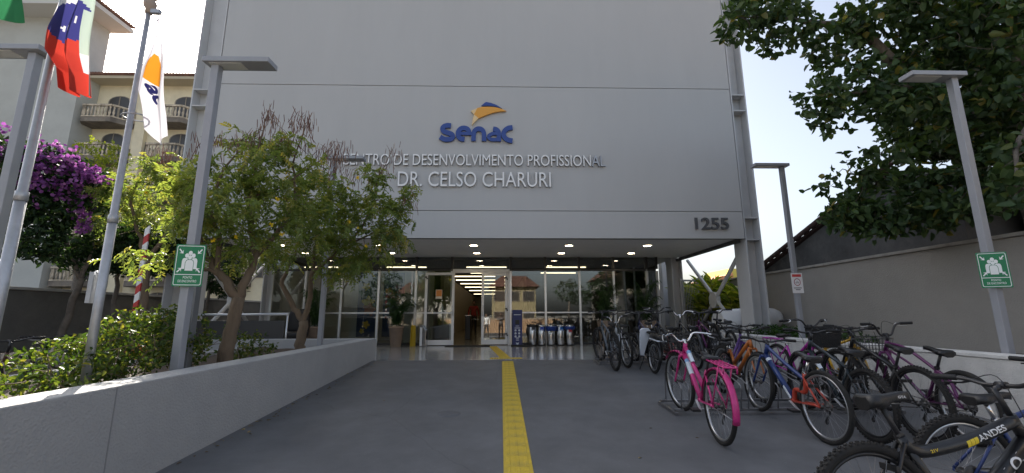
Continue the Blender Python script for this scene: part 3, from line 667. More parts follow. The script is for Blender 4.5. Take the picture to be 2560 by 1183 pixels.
T1 = [((-3.48, 5.62, .72), (-3.46, 5.6, .87), (-3.42, 5.6, 1.23), (-3.40, 5.65, 1.66)), ((-3.40, 5.65, 1.62), (-3.54, 5.62, 1.84), (-3.69, 5.6, 2.0), (-3.88, 5.58, 2.25), (-3.98, 5.5, 2.65), (-4.02, 5.45, 3.1)),
      ((-3.40, 5.65, 1.62), (-3.32, 5.68, 2.0), (-3.26, 5.7, 2.25), (-3.39, 5.72, 2.55), (-3.5, 5.8, 3.1), (-3.45, 5.8, 3.7), (-3.36, 5.8, 4.35)), ((-3.26, 5.7, 2.22), (-3.13, 5.85, 2.5), (-2.95, 6.0, 3.0), (-3.05, 6.0, 3.6), (-2.92, 6.0, 4.25)),
      ((-3.69, 5.6, 2.0), (-3.66, 5.55, 2.4), (-3.8, 5.5, 2.8), (-3.75, 5.6, 3.4), (-3.65, 5.8, 3.95)), ((-3.60, 5.62, 1.92), (-3.85, 5.5, 2.05), (-4.1, 5.3, 2.15)), ((-3.50, 5.7, 3.0), (-3.2, 6.1, 3.3), (-2.95, 6.5, 3.8), (-2.9, 6.8, 4.15))]
T1R = [(.105, .09, .08, .075), (.062, .055, .048, .04, .03, .018), (.06, .05, .042, .034, .022, .013, .006), (.036, .03, .022, .014, .006), (.036, .03, .022, .014, .006), (.03, .022, .012), (.02, .016, .011, .006)]
cassia((-3.48, 5.62, .72), list(zip(T1, T1R)),
       [((-3.98, 5.5, 2.95), (.2, .35, .3), 0), ((-3.62, 5.8, 3.82), (.2, .25, .16), 0), ((-3.95, 5.5, 3.45), (.22, .25, .18), 0), ((-3.25, 5.85, 3.86), (.2, .25, .18), 0), ((-2.85, 6.3, 3.7), (.25, .3, .22), 0), ((-3.5, 5.2, 2.75), (.25, .2, .25), 0), ((-3.72, 5.6, 3.1), (.45, .5, .38), 0), ((-3.66, 5.8, 3.48), (.34, .45, .26), 0),
        ((-3.26, 5.8, 3.45), (.40, .45, .28), 0), ((-3.80, 5.55, 2.55), (.42, .45, .28), 0), ((-3.26, 5.6, 2.85), (.48, .5, .36), 0), ((-3.1, 6.2, 3.2), (.42, .5, .36), 0), ((-4.08, 5.15, 2.12), (.20, .25, .18), 1),
        ((-3.5, 5.8, 2.34), (.34, .4, .2), 0), ((-3.02, 6.0, 2.6), (.40, .45, .28), 0)],
       [(-3.36, 5.8, 4.40), (-3.28, 5.8, 4.26), (-3.40, 5.8, 4.28), (-3.04, 6.0, 4.33), (-2.88, 6.0, 4.27), (-2.92, 6.0, 4.40), (-3.66, 5.8, 3.98), (-3.52, 5.8, 4.02), (-3.16, 6.0, 4.02), (-3.02, 6.2, 4.07), (-3.03, 6.8, 4.2), (-2.84, 6.8, 4.26), (-4.06, 5.5, 3.75), (-3.89, 5.6, 3.78), (-3.72, 5.7, 3.82), (-3.23, 5.9, 4.08), (-3.1, 5.9, 3.9), (-3.6, 5.8, 3.85), (-2.72, 6.6, 4.1), (-2.66, 6.8, 4.22)],
       [(-2.95, 5.5, 2.95), (-3.0, 5.5, 2.6), (-3.3, 5.3, 2.4), (-3.55, 5.25, 2.35), (-2.9, 5.6, 2.5)], 'yellow-flowering tree with brown hanging pods beside the left green sign', 3400)
T0 = [((-7.35, 9.0, .1), (-7.3, 9.0, 1.4), (-7.35, 8.95, 2.6)), ((-7.35, 8.95, 2.55), (-7.6, 8.9, 3.2), (-7.75, 8.8, 3.9), (-7.55, 8.8, 4.6)), ((-7.35, 8.95, 2.55), (-7.0, 9.0, 3.3), (-6.9, 9.0, 4.0), (-7.1, 8.9, 4.8)), ((-7.0, 9.0, 3.3), (-6.6, 9.1, 3.5))]
T0R = [(.09, .075, .06), (.045, .035, .022, .008), (.045, .035, .022, .008), (.02, .01)]
cassia((-7.35, 9.0, .1), list(zip(T0, T0R)), [((-7.55, 8.9, 4.0), (.62, .6, .55), 1), ((-7.05, 9.2, 3.65), (.6, .6, .5), 1), ((-7.1, 8.9, 4.45), (.5, .5, .36), 1), ((-7.85, 8.8, 3.6), (.5, .55, .55), 1), ((-6.6, 9.0, 3.5), (.36, .4, .36), 1), ((-6.7, 9.1, 4.1), (.35, .5, .4), 1)],
       [(-7.4, 8.9, 4.95), (-7.2, 8.9, 4.92), (-7.05, 8.9, 4.88), (-7.3, 8.9, 4.82), (-7.5, 8.9, 4.75)], [(-7.2, 8.5, 3.9), (-6.9, 8.6, 3.5)], 'sunlit yellow-green tree behind the flag poles beside the barrier', 2000)
T2 = [((-3.48, 7.72, .72), (-3.49, 7.7, .95), (-3.47, 7.7, 1.33)), ((-3.47, 7.7, 1.30), (-3.63, 7.7, 1.57), (-3.86, 7.62, 1.98), (-3.72, 7.5, 2.25), (-3.5, 7.4, 2.7)), ((-3.47, 7.7, 1.30), (-3.40, 7.7, 1.64), (-3.36, 7.6, 2.12), (-3.3, 7.55, 2.6), (-3.3, 7.5, 3.2), (-3.0, 7.4, 3.9)),
      ((-3.36, 7.6, 2.12), (-2.98, 7.5, 2.47), (-2.65, 7.5, 2.75), (-2.3, 7.4, 3.3), (-2.2, 7.4, 3.9), (-1.98, 7.4, 4.42)), ((-2.65, 7.5, 2.72), (-2.2, 7.4, 2.9), (-1.6, 7.3, 3.35))]
T2R = [(.10, .085, .075), (.058, .05, .04, .028, .014), (.055, .046, .038, .03, .02, .008), (.034, .028, .022, .016, .009, .004), (.018, .012, .004)]
cassia((-3.48, 7.72, .72), list(zip(T2, T2R)),
       [((-3.3, 7.5, 3.45), (.5, .55, .36), 0), ((-2.85, 7.5, 3.5), (.42, .5, .32), 0), ((-2.3, 7.4, 3.62), (.30, .4, .30), 0), ((-2.15, 7.4, 3.02), (.38, .5, .36), 0), ((-2.65, 7.4, 2.95), (.46, .5, .36), 0), ((-3.05, 7.2, 2.7), (.45, .5, .3), 0),
        ((-3.55, 7.2, 2.5), (.36, .42, .24), 0), ((-2.5, 7.4, 2.45), (.42, .5, .24), 0), ((-1.98, 7.3, 3.28), (.22, .3, .22), 0), ((-2.05, 7.3, 2.6), (.28, .4, .26), 0), ((-3.25, 7.0, 3.05), (.4, .45, .3), 0), ((-2.2, 7.4, 4.0), (.16, .16, .18), 0), ((-1.68, 7.3, 3.45), (.16, .2, .12), 0), ((-1.85, 7.3, 2.85), (.2, .3, .3), 0), ((-2.7, 7.2, 2.25), (.3, .3, .14), 0), ((-3.2, 7.4, 3.85), (.25, .3, .16), 0)],
       [(-2.92, 7.2, 4.2), (-2.8, 7.2, 4.12), (-1.97, 7.4, 4.46), (-1.57, 7.3, 3.42), (-2.95, 7.3, 3.95), (-2.6, 7.3, 3.9), (-3.05, 7.3, 4.1), (-2.1, 7.4, 4.1)],
       [(-2.58, 6.95, 3.55), (-2.42, 6.95, 3.72), (-3.3, 6.7, 3.1), (-2.5, 6.9, 2.95), (-2.35, 6.9, 2.85), (-2.2, 6.9, 2.55), (-3.3, 6.8, 2.75), (-2.0, 7.0, 2.5), (-2.9, 6.8, 2.6), (-2.6, 6.9, 2.1)], 'yellow-flowering tree with slender trunk nearest the lobby', 3000)

def leafy_tree(name, base, limbs, blobs, lm, L, W, dens, label, group, bark=M_bark2, tipstep=6, cat='tree', shape=(.32, .5, .72, .36), zb=.2, extra=None, shell=.3, cluster=4):
    e = empty(name, base, label=label, cat=cat, group=group); b = np.array(base); tips = []; pts = []
    for c, r_ in blobs:
        r_ = np.array(r_); n = max(8, int(dens*np.prod(r_)/cluster)); p = inball(n, np.array(c)-b, r_, shell); pts.append(p); tips.append(p[::tipstep])
    mb = MB(); grow(mb, [([np.array(p)-b for p in pp], rr) for pp, rr in limbs], np.concatenate(tips), .004, 5); mb.build('trunk', bark, e, fix=False)
    A = np.repeat(np.concatenate(pts), cluster, 0); A = A+rng.normal(size=A.shape)*L*.35
    d = rdir(len(A), -.25); nn = rdir(len(A), 1.2)
    link('crown', leaf_mesh('crown', A, d, nn, L*rng.uniform(.65, 1.2, len(A)), W*rng.uniform(.75, 1.15, len(A)), lm, None, .2, .18, shape), e)['kind'] = 'stuff'
    return e
# big broad-leaved tree leaning over the right boundary wall
leafy_tree('broad_leaved_tree', (9.6, 7.0, -.2), [(((9.6, 7.0, -.3), (9.5, 6.9, 1.2), (9.2, 6.7, 2.6), (8.9, 6.5, 3.2)), (.36, .32, .30, .28)), (((8.9, 6.5, 3.2), (8.37, 6.3, 3.75), (7.76, 6.4, 4.65), (7.04, 6.4, 5.2), (6.13, 6.4, 6.3), (4.9, 6.3, 6.35), (4.0, 6.2, 6.3)), (.24, .19, .15, .12, .07, .035, .012)),
           (((8.9, 6.5, 3.2), (8.75, 6.2, 4.6), (8.5, 6.0, 5.8), (8.2, 5.8, 7.2)), (.26, .2, .17, .12)), (((8.6, 6.1, 5.3), (8.0, 6.2, 6.2), (7.41, 6.3, 6.6), (6.4, 6.2, 6.7)), (.12, .1, .07, .03)), (((8.37, 6.3, 3.75), (7.7, 6.6, 3.6), (7.0, 6.9, 3.7), (6.2, 7.1, 3.9)), (.09, .07, .045, .015)),
           (((7.04, 6.4, 5.2), (6.4, 6.3, 5.1), (5.6, 6.2, 4.95)), (.06, .04, .015)), (((8.75, 6.2, 4.4), (7.8, 5.6, 4.3), (6.9, 5.2, 3.6), (6.5, 5.0, 3.0)), (.08, .06, .03, .012))],
           [((4.05, 6.2, 6.22), (.42, .5, .24)), ((4.75, 6.25, 6.12), (.48, .5, .34)), ((4.4, 6.2, 6.6), (.6, .5, .3)), ((5.85, 6.5, 6.05), (.5, .5, .36)), ((5.85, 6.4, 5.28), (.5, .5, .40)), ((5.2, 6.25, 4.86), (.38, .42, .26)), ((5.5, 6.3, 4.6), (.42, .4, .22)), ((6.3, 6.0, 4.75), (.55, .5, .42)), ((7.1, 6.2, 5.75), (.6, .5, .5)), ((7.5, 5.6, 5.7), (.5, .5, .55)), ((7.62, 5.6, 4.7), (.42, .5, .5)), ((7.3, 6.2, 4.4), (.45, .5, .36)),
            ((6.45, 6.8, 4.05), (.5, .5, .14)), ((6.15, 7.2, 3.80), (.42, .5, .13)), ((6.25, 7.2, 3.36), (.42, .5, .24)), ((6.75, 7.0, 3.12), (.5, .5, .26)), ((7.2, 6.6, 3.45), (.5, .5, .26)), ((7.15, 6.0, 3.1), (.45, .5, .24)), ((6.50, 5.0, 2.98), (.28, .4, .30)), ((6.3, 6.1, 6.4), (.7, .6, .36)), ((7.3, 6.0, 6.5), (.8, .6, .4)), ((6.9, 6.5, 5.2), (.5, .5, .35)), ((7.9, 6.0, 3.9), (.4, .5, .5)), ((8.2, 6.0, 6.4), (.7, .7, .6)), ((7.0, 5.3, 3.5), (.3, .4, .3)), ((8.8, 7.5, 5.5), (1.0, 1.2, 1.2)), ((6.15, 7.15, 3.12), (.40, .5, .24)), ((6.55, 7.1, 3.0), (.45, .5, .22)), ((7.05, 6.9, 3.0), (.5, .5, .24)), ((7.5, 6.5, 3.15), (.4, .5, .26)), ((6.85, 6.9, 3.7), (.5, .5, .2)), ((7.5, 6.2, 3.7), (.4, .45, .3))],
           L_big, .15, .10, 3600, 'large dark broad-leaved tree overhanging from the right', None, cluster=4, tipstep=5)
# purple-flowering tree
pt = leafy_tree('purple_tree', (-8.9, 9.0, .78), [(((-8.9, 9.0, .72), (-8.75, 9.0, 1.68), (-8.56, 8.9, 2.2)), (.07, .06, .055)), (((-8.56, 8.9, 2.15), (-8.8, 8.7, 2.9), (-9.0, 8.4, 3.7), (-9.1, 8.3, 4.4)), (.045, .035, .022, .008)), (((-8.56, 8.9, 2.15), (-8.4, 8.9, 2.8), (-8.45, 8.7, 3.6), (-8.4, 8.6, 4.2)), (.04, .03, .018, .006))],
           [((-9.4, 8.2, 4.35), (.6, .6, .45)), ((-8.9, 8.3, 4.3), (.55, .6, .42)), ((-8.5, 8.5, 4.1), (.4, .5, .38)), ((-9.25, 8.0, 3.6), (.6, .6, .5)), ((-9.0, 8.4, 3.6), (.55, .6, .45)), ((-8.6, 8.7, 3.55), (.45, .55, .42)), ((-9.1, 8.2, 2.9), (.6, .6, .42)), ((-8.75, 8.6, 2.8), (.55, .6, .36)), ((-8.3, 8.5, 3.9), (.25, .3, .4)), ((-9.3, 7.4, 4.2), (.5, .5, .5))],
           L_dark, .13, .06, 5200, 'dark-leaved tree covered in purple blossom at the left edge', None)
b = np.array((-8.9, 9.0, .78)); PP = []
for c, r_, n in (((-8.97, 8.0, 4.50), .3, 60), ((-9.14, 7.9, 4.2), .3, 60), ((-8.62, 8.0, 4.2), .28, 60), ((-8.5, 8.0, 4.38), .22, 45), ((-8.27, 8.2, 4.12), .24, 50), ((-8.18, 8.2, 4.28), .16, 30), ((-8.34, 8.2, 3.9), .22, 32), ((-8.69, 7.9, 3.84), .3, 40), ((-8.0, 8.3, 4.18), .12, 16), ((-8.33, 8.4, 3.68), .2, 22), ((-8.4, 8.4, 3.40), .1, 10), ((-8.11, 8.3, 3.16), .10, 26), ((-8.97, 7.8, 3.76), .26, 30), ((-9.1, 7.4, 4.5), .3, 45), ((-8.2, 8.3, 3.45), .08, 8)):
    PP.append(inball(int(n*.62), np.array(c)-b, r_*1.35))
A = np.repeat(np.concatenate(PP), 5, 0)+rng.normal(size=(sum(len(p) for p in PP)*5, 3))*.025
link('blossom', leaf_mesh('blossom', A, rdir(len(A), .3), rdir(len(A)), .07, .06, L_purp, None, .1, .1, (.35, .5, .75, .5)), pt)['kind'] = 'stuff'
leafy_tree('side_tree', (-8.73, 10.0, .78), [(((-8.73, 10.0, .7), (-8.8, 10.0, 1.6), (-8.8, 10.0, 2.3), (-8.6, 10.0, 3.0)), (.055, .048, .04, .02))],
           [((-8.6, 9.5, 3.0), (.6, .6, .45)), ((-8.3, 9.6, 2.75), (.6, .6, .4)), ((-7.9, 9.9, 2.8), (.5, .5, .42)), ((-8.0, 9.6, 3.2), (.5, .5, .35)), ((-8.8, 9.3, 2.55), (.5, .6, .26)), ((-8.55, 10.1, 3.25), (.55, .6, .34)), ((-8.5, 10.4, 2.8), (.6, .6, .4)), ((-8.3, 10.9, 2.9), (.5, .6, .45))], L_dark, .13, .06, 5200, 'small dark-leaved tree behind the white flag pole', None)
leafy_tree('side_tree', (-8.9, 13.2, .5), [(((-8.9, 13.2, .3), (-8.85, 13.2, 1.8), (-8.8, 13.2, 2.6)), (.06, .05, .03))], [((-8.8, 13.2, 2.9), (.7, .8, .7)), ((-8.5, 13.5, 2.4), (.5, .6, .4))], L_dark, .13, .06, 4000, 'dark tree seen under the building between the left columns', None)
leafy_tree('side_tree', (-15.6, 16.0, -.3), [(((-15.6, 16, -.3), (-15.5, 16, 3), (-15.4, 16, 6.6)), (.16, .13, .06))], [((-15.6, 16, 7.75), (.75, .7, .45)), ((-15.0, 16, 7.5), (.55, .6, .4)), ((-15.3, 16, 6.9), (.8, .7, .5)), ((-14.6, 16, 5.2), (.9, .8, 1.1)), ((-14.2, 16.0, 6.1), (.5, .6, .4))], leafmat('yellow_green_leaf', [(0, (.10, .15, .02)), (1, (.26, .28, .035))], .45, .5), .17, .07, 800, 'bright yellow-green tree top in front of the apartment balconies', None)
# shrubs behind the left wall
BU = [('low green shrub at the left edge behind the planter wall', [((-3.30, 2.55, .88), (.28, .42, .17)), ((-3.42, 2.9, .92), (.26, .35, .18))], 1), ('leafy green shrub beside the base of the flag poles', [((-3.42, 3.35, .92), (.32, .4, .19)), ((-3.6, 3.75, 1.0), (.34, .4, .26))], 1),
      ('dense sunlit green shrub between the white flag pole and the lamp post', [((-3.55, 4.05, 1.04), (.38, .42, .30)), ((-3.75, 4.45, 1.14), (.4, .42, .34)), ((-3.9, 4.9, 1.22), (.42, .42, .32))], 1), ('tall green shrub just behind the left lamp post', [((-3.95, 5.35, 1.22), (.4, .36, .34)), ((-3.75, 5.2, 1.05), (.3, .3, .28))], 1),
      ('sparse low shrub at the foot of the yellow-flowering tree', [((-3.85, 6.2, 1.02), (.4, .4, .26)), ((-3.75, 6.75, .95), (.3, .35, .22))], .55), ('small sparse shrub near the corner of the planter', [((-3.9, 7.2, .92), (.3, .3, .16))], .5)]
for lb, bl, dn in BU:
    c = np.mean([q[0] for q in bl], 0); leafy_tree('shrub', (c[0], c[1], .72), [(((c[0], c[1], .70), (c[0]+.02, c[1], .8), tuple(c)), (.018, .016, .008)), (((c[0], c[1], .72), (c[0]-.1, c[1]+.12, .9)), (.012, .006))], bl, L_bush, .055, .030, 17000*dn, lb, 'shrubs in the left planter', cluster=6, cat='shrub', tipstep=3, bark=M_twig)
# ground cover on the right and the ginger clump
for lb, bl in (('low green ground cover beside the building corner column', [((6.5, 9.6, .98), (.6, .5, .16)), ((6.6, 10.4, 1.0), (.6, .5, .18))]), ('low green ground cover at the foot of the far right lamp post', [((6.3, 8.4, .95), (.35, .6, .14)), ((6.9, 8.6, .96), (.5, .6, .14))])):
    c = np.mean([q[0] for q in bl], 0); leafy_tree('ground_cover', (c[0], c[1], .80), [(((c[0], c[1], .76), tuple(c)), (.012, .006))], bl, leafmat('cover_leaf', [(0, (.02, .055, .012)), (1, (.05, .11, .02))], .3), .06, .04, 15000, lb, 'low planting on the right', cluster=6, cat='plant', tipstep=6, bark=M_twig)
def blade_plant(name, base, n, h, L, W, lm, spread, label, group=None, arch=.5, cat='plant', stems=True, per=9):
    e = empty(name, base, label=label, cat=cat, group=group); A, D_, N_ = [], [], []; mb = MB()
    for k in range(n):
        a = rng.uniform(0, 6.28); s_ = rng.uniform(.0, 1)*spread; p0 = Vector((math.cos(a)*s_*.5, math.sin(a)*s_*.5, 0)); hh = h*rng.uniform(.6, 1.05); p1 = Vector((math.cos(a)*s_*1.3, math.sin(a)*s_*1.3, hh))
        path = [p0.lerp(p1, t)+Vector((0, 0, .12*hh*math.sin(t*3.1))) for t in (0, .35, .7, 1)]; mb.tube(path, [.012, .010, .008, .004], 5)
        for j in range(per):
            t = .25+.75*(j+.5)/per; q = p0.lerp(p1, t)+Vector((0, 0, .12*hh*math.sin(t*3.1))); b_ = a+(1.57 if j % 2 else -1.57)+rng.normal()*.7
            A.append(tuple(q)); D_.append((math.cos(b_)*.8+math.cos(a)*.4, math.sin(b_)*.8+math.sin(a)*.4, arch+rng.normal()*.2)); N_.append((rng.normal()*.3, rng.normal()*.3, 1))
    mb.build('stems', M_twig if stems else L_palm, e, fix=False)
    link('foliage', leaf_mesh('foliage', np.array(A), np.array(D_), np.array(N_), L*rng.uniform(.7, 1.2, len(A)), W, lm, None, .2, .4, (.3, .5, .7, .4)), e)['kind'] = 'stuff'
    return e
for i, (x, y, n) in enumerate(((7.15, 14.2, 26), (6.95, 15.6, 26), (7.35, 12.9, 20))):
    blade_plant('ginger_plant', (x, y, .78), n+12, 1.75-.35*(i == 2), .46, .095, L_ging, .5, ('yellow striped leafy clump in the middle of the right bed', 'yellow striped leafy clump nearest the gate', 'yellow striped leafy clump nearest the corner column')[i], 'yellow-green leafy clumps beyond the columns', .9)

# dry leaves blown along the foot of the planter walls and over the ramp
n_ = 150; yy = rng.uniform(2.2, 9.4, n_); k_ = rng.random(n_)
xx = np.where(k_ < .5, -2.77+np.abs(rng.normal(size=n_))*.10, np.where(k_ < .8, 5.57-np.abs(rng.normal(size=n_))*.15, rng.uniform(-2.6, 5.4, n_)))
Pl = np.stack([xx, yy, .048*yy+.006], 1); Dl = np.stack([rng.normal(size=n_), rng.normal(size=n_), np.full(n_, .05)], 1)
tag(link('fallen_leaves', leaf_mesh('fallen_leaves', Pl, Dl, np.tile([0, 0, 1.], (n_, 1))+rng.normal(size=(n_, 3))*.15, rng.uniform(.02, .06, n_), rng.uniform(.012, .026, n_), leafmat('dead_leaf', [(0, (.12, .07, .03)), (.6, (.24, .17, .08)), (1, (.38, .30, .14))], .1, .8, (1, 1, 1)))), 'small dry leaves scattered over the ramp and along its walls', 'leaves', kind='stuff')

# ------------------------------------------------------------------ potted palms
M_pot = mat('clay_pot', (.27, .20, .15), .8, var=.12, vscale=6)
def potted(x, y, label, square=False, ph=1.75, n=20):
    e = empty('potted_palm', (x, y, .465), label=label, cat='plant', group='potted palms at the entrance')
    if square: MB().rings([[(s_*a, s_*b, z) for a, b in ((-1, -1), (1, -1), (1, 1), (-1, 1))] for s_, z in ((.15, 0), (.24, .78), (.215, .78), (.2, .70))], smooth=False).build('pot', M_pot, e, .008)
    else: MB().lathe([(.15, 0), (.16, .01), (.215, .58), (.235, .585), (.235, .63), (.20, .63), (.195, .56), (.01, .55)], 24).build('pot', M_pot, e)
    A, D_, N_ = [], [], []; mb = MB(); z0 = .7 if square else .55
    for k in range(n):
        a = rng.uniform(0, 6.28); hh = rng.uniform(.35, 1)*ph; sp = rng.uniform(.15, .6)
        path = [Vector((math.cos(a)*sp*t*t, math.sin(a)*sp*t*t, z0+hh*(t-.28*t**3))) for t in np.linspace(0, 1, 8)]; mb.tube(path, [.012-.0011*i for i in range(8)], 5)
        for t in np.linspace(.22, 1, 15):
            i = min(int(t*7), 6); q = path[i].lerp(path[i+1], t*7-i)
            for sg in (-1, 1): A.append(tuple(q)); D_.append((math.cos(a+sg*1.15), math.sin(a+sg*1.15), -.35+rng.normal()*.2)); N_.append((math.cos(a)*.3, math.sin(a)*.3, 1))
    mb.build('stems', L_palm, e, fix=False)
    link('fronds', leaf_mesh('fronds', np.array(A), np.array(D_), np.array(N_), .21*rng.uniform(.5, 1.1, len(A)), .018, L_palm, None, .2, .3), e)['kind'] = 'stuff'
    return e
potted(-3.29, 13.75, 'potted palm in a tall round clay pot left of the doors'); potted(-5.9, 13.9, 'potted palm in a round clay pot behind the slender tree', ph=1.9)
potted(3.42, 14.05, 'potted palm in a square tapered tan pot right of the bins', True, 2.0, 20); potted(4.75, 14.0, 'potted palm in a square tapered tan pot at the right end of the glass', True, 2.0, 18)

# ------------------------------------------------------------------ neighbouring buildings
M_apt = mat('cream_render', (.86, .76, .54), .9, var=.10, vscale=.7, bump=.2, bscale=20, stain=(.62, .52, .36), sscale=.45, samt=.5)
M_balu = mat('weathered_balustrade', (.62, .52, .39), .9, var=.35, vscale=3, stain=(.06, .05, .04), sscale=2.2, samt=.8)
M_slab = mat('weathered_slab', (.20, .17, .14), .9, var=.4, vscale=2, stain=(.32, .27, .2), sscale=1.8, samt=.6)
M_tile = mat('clay_tile', (.20, .10, .07), .85, var=.35, vscale=2.5)
M_shut = mat('window_dark', (.06, .055, .05), .3); M_frame = mat('window_frame', (.30, .25, .19), .7)
ap = empty('apartment_block', (-22, 28, -.3), label='cream apartment block with arched windows and weathered balustrade balconies', cat='building')
def app(mb, nm, mt, bevel=0, par=None): mb.xf(lambda p: p-Vector(ap.location)); return mb.build(nm, mt, par or ap, bevel)
app(MB().box(-36, -6, 28, 38, -.3, 17.3), 'wall', M_apt)
rf = app(MB().box(-36.5, -5.5, 27.0, 38, 17.3, 17.5), 'eave', mat('eave_cream', (.55, .47, .34), .9))
mb = MB()
for k in range(150): mb.tube([(-36.4+k*.205, 26.9, 17.58), (-36.4+k*.205, 31, 19.0)], .105, 6)
app(mb, 'roof_tiles', M_tile, par=rf)['kind'] = 'stuff'
def arch(w_, h_, n=8): return [(-w_/2, 0), (w_/2, 0)]+[(w_/2*math.cos(math.pi*k/n), h_-w_*.28+w_*.28*math.sin(math.pi*k/n)) for k in range(n+1)]
def window_at(x, z, w_, h_):
    f = app(MB().prism(arch(w_+.16, h_+.08), lambda a, b_, d: (x+a, 28-d, z-.04+b_), -.05, .06), 'window', M_frame)
    app(MB().prism(arch(w_, h_), lambda a, b_, d: (x+a, 28-d, z+b_), .0, .065), 'pane', M_shut, par=f)
    app(MB().box(x-.03, x+.03, 27.92, 27.934, z, z+h_-.02), 'glazing_bar', M_frame, par=f)
bal = []
me_bal = MB().lathe([(.07, 0), (.05, .06), (.085, .25), (.04, .55), (.06, .72), (.07, .78)], 6).mesh('balusters', M_balu)
for cx in (-30.9, -26.7, -22.2, -17.7):
    for fl_ in range(6):
        z = 14.25-2.7*fl_; window_at(cx+.25, z+.15, 1.35, 2.0 if fl_ else 2.05)
        b_ = app(MB().prism([(-1.55, 0), (1.55, 0), (1.55, .5), (.95, 1.25), (-.95, 1.25), (-1.55, .5)], lambda a, q, d: (cx+a, 28-q, z+d), -.20, .12), 'balcony', M_slab)
        pts = [(-1.5, .05), (-1.5, .5), (-.93, 1.2), (.93, 1.2), (1.5, .5), (1.5, .05)]
        mb = MB()
        for (a0, q0), (a1, q1) in zip(pts[:-1], pts[1:]): mb.bar((cx+a0, 28-q0, z+.96), (cx+a1, 28-q1, z+.96), .16, .12); mb.bar((cx+a0, 28-q0, z+.17), (cx+a1, 28-q1, z+.17), .14, .08)
        app(mb, 'handrail', M_balu, par=b_)
        mb = MB()
        for (a0, q0), (a1, q1) in zip(pts[:-1], pts[1:]):
            L_ = math.hypot(a1-a0, q1-q0); n = max(2, int(L_/.22))
            for k in range(n): t = (k+.5)/n; mb.lathe([(.06, .0), (.045, .1), (.075, .26), (.04, .5), (.055, .68)], 5, (cx+a0+(a1-a0)*t, 28-q0-(q1-q0)*t, z+.21))
        app(mb, 'balusters', M_balu, par=b_)
    for fl_ in range(6): window_at(cx+2.25, 14.7-2.7*fl_, .8, 1.1)
for x in (-28.6, -24.6): app(MB().box(x-.35, x+.35, 27.7, 28.0, -.3, 17.3), 'pilaster', M_apt)
wb_ = empty('white_block', (-35, 26.6, -.3), label='plain pale rendered block with tiled eave at the far left', cat='building')
M_pale = mat('pale_render', (.50, .50, .46), .9, var=.06, vscale=.5, bump=.2, bscale=18, stain=(.4, .39, .35), sscale=.4, samt=.5)
def wp(mb, nm, mt, par=None): mb.xf(lambda p: p-Vector(wb_.location)); return mb.build(nm, mt, par or wb_)
wp(MB().box(-60, -28.0, 26.6, 27.99, -.3, 21.5).box(-60, -39.5, 27.992, 37, -.3, 21.49), 'wall', M_pale)
rf = wp(MB().box(-61, -26.6, 25.2, 28.2, 21.5, 21.8), 'eave', mat('eave_white', (.6, .58, .54), .9))
mb = MB()
for k in range(15): mb.tube([(-26.5, 25.25+k*.205, 21.92), (-30, 25.25+k*.205, 23.2)], .105, 6)
wp(mb, 'roof_tiles', M_tile, par=rf)['kind'] = 'stuff'
# grimy gable house behind the right boundary wall
gh = empty('gable_house', (9, 9, -.3), label='old house with grimy dark gable wall and tiled edge behind the right wall', cat='building')
M_grime = mat('grimy_wall', (.085, .085, .085), .95, var=.3, vscale=1.3, bump=.5, bscale=12, stain=(.16, .155, .15), sscale=1.2, samt=.6)
def gp(mb, nm, mt, par=None): mb.xf(lambda p: p-Vector(gh.location)); return mb.build(nm, mt, par or gh)
gp(MB().prism([(13.0, -.3), (13.0, 2.66), (9.9, 3.68), (8.2, 4.25), (7.0, 3.9), (7.0, -.3)], lambda a, b_, d: (8.05+d, a, b_), 0, 6), 'gable_wall', M_grime)
M_dt = mat('grimy_tile', (.075, .045, .042), .9, var=.3, vscale=4)
rf = gp(MB().prism([(13.25, 2.60), (13.25, 2.66), (8.2, 4.34), (6.9, 3.95), (6.9, 3.9), (8.2, 4.27)], lambda a, b_, d: (7.97+d, a, b_), 0, 6.3), 'roof', M_dt)
mb = MB()
for k in range(17): mb.tube([(7.9, 13.2-k*.31, 2.70+k*.103), (7.9, 13.2-k*.31-.36, 2.72+k*.103+.12)], [.075, .06], 6)
gp(mb, 'verge_tiles', M_dt, par=rf)
hb = empty('beige_house', (10, 6, -.3), label='beige rendered house wall between the tree and the taupe wall', cat='building')
mb = MB().box(9.2, 16, -2, 6.98, -.3, 5.2); mb.xf(lambda p: p-Vector(hb.location)); mb.build('wall', mat('beige_render', (.42, .36, .28), .9, var=.1, vscale=1.2, bump=.3, bscale=20, stain=(.25, .21, .17), sscale=1, samt=.5), hb)
mb = MB().box(9.0, 16.2, -2.3, 7.2, 5.2, 5.36); mb.xf(lambda p: p-Vector(hb.location)); mb.build('roof', M_tile, hb)
fh = empty('far_house', (24, 45, -.3), label='tiny far yellow house with orange roof beyond the columns', cat='building')
mb = MB().box(22.6, 24.6, 45, 50, -.3, 5.0).box(24.6, 26.0, 45, 50, -.3, 6.3); mb.xf(lambda p: p-Vector(fh.location)); mb.build('wall', mat('far_yellow', (.55, .46, .10), .9), fh)
mb = MB().prism([(22.2, 4.95), (24.7, 5.8), (24.7, 5.0)], lambda a, b_, d: (a, 44.6+d, b_), 0, 6); mb.xf(lambda p: p-Vector(fh.location)); mb.build('roof', mat('far_roof', (.50, .22, .12), .9), fh)

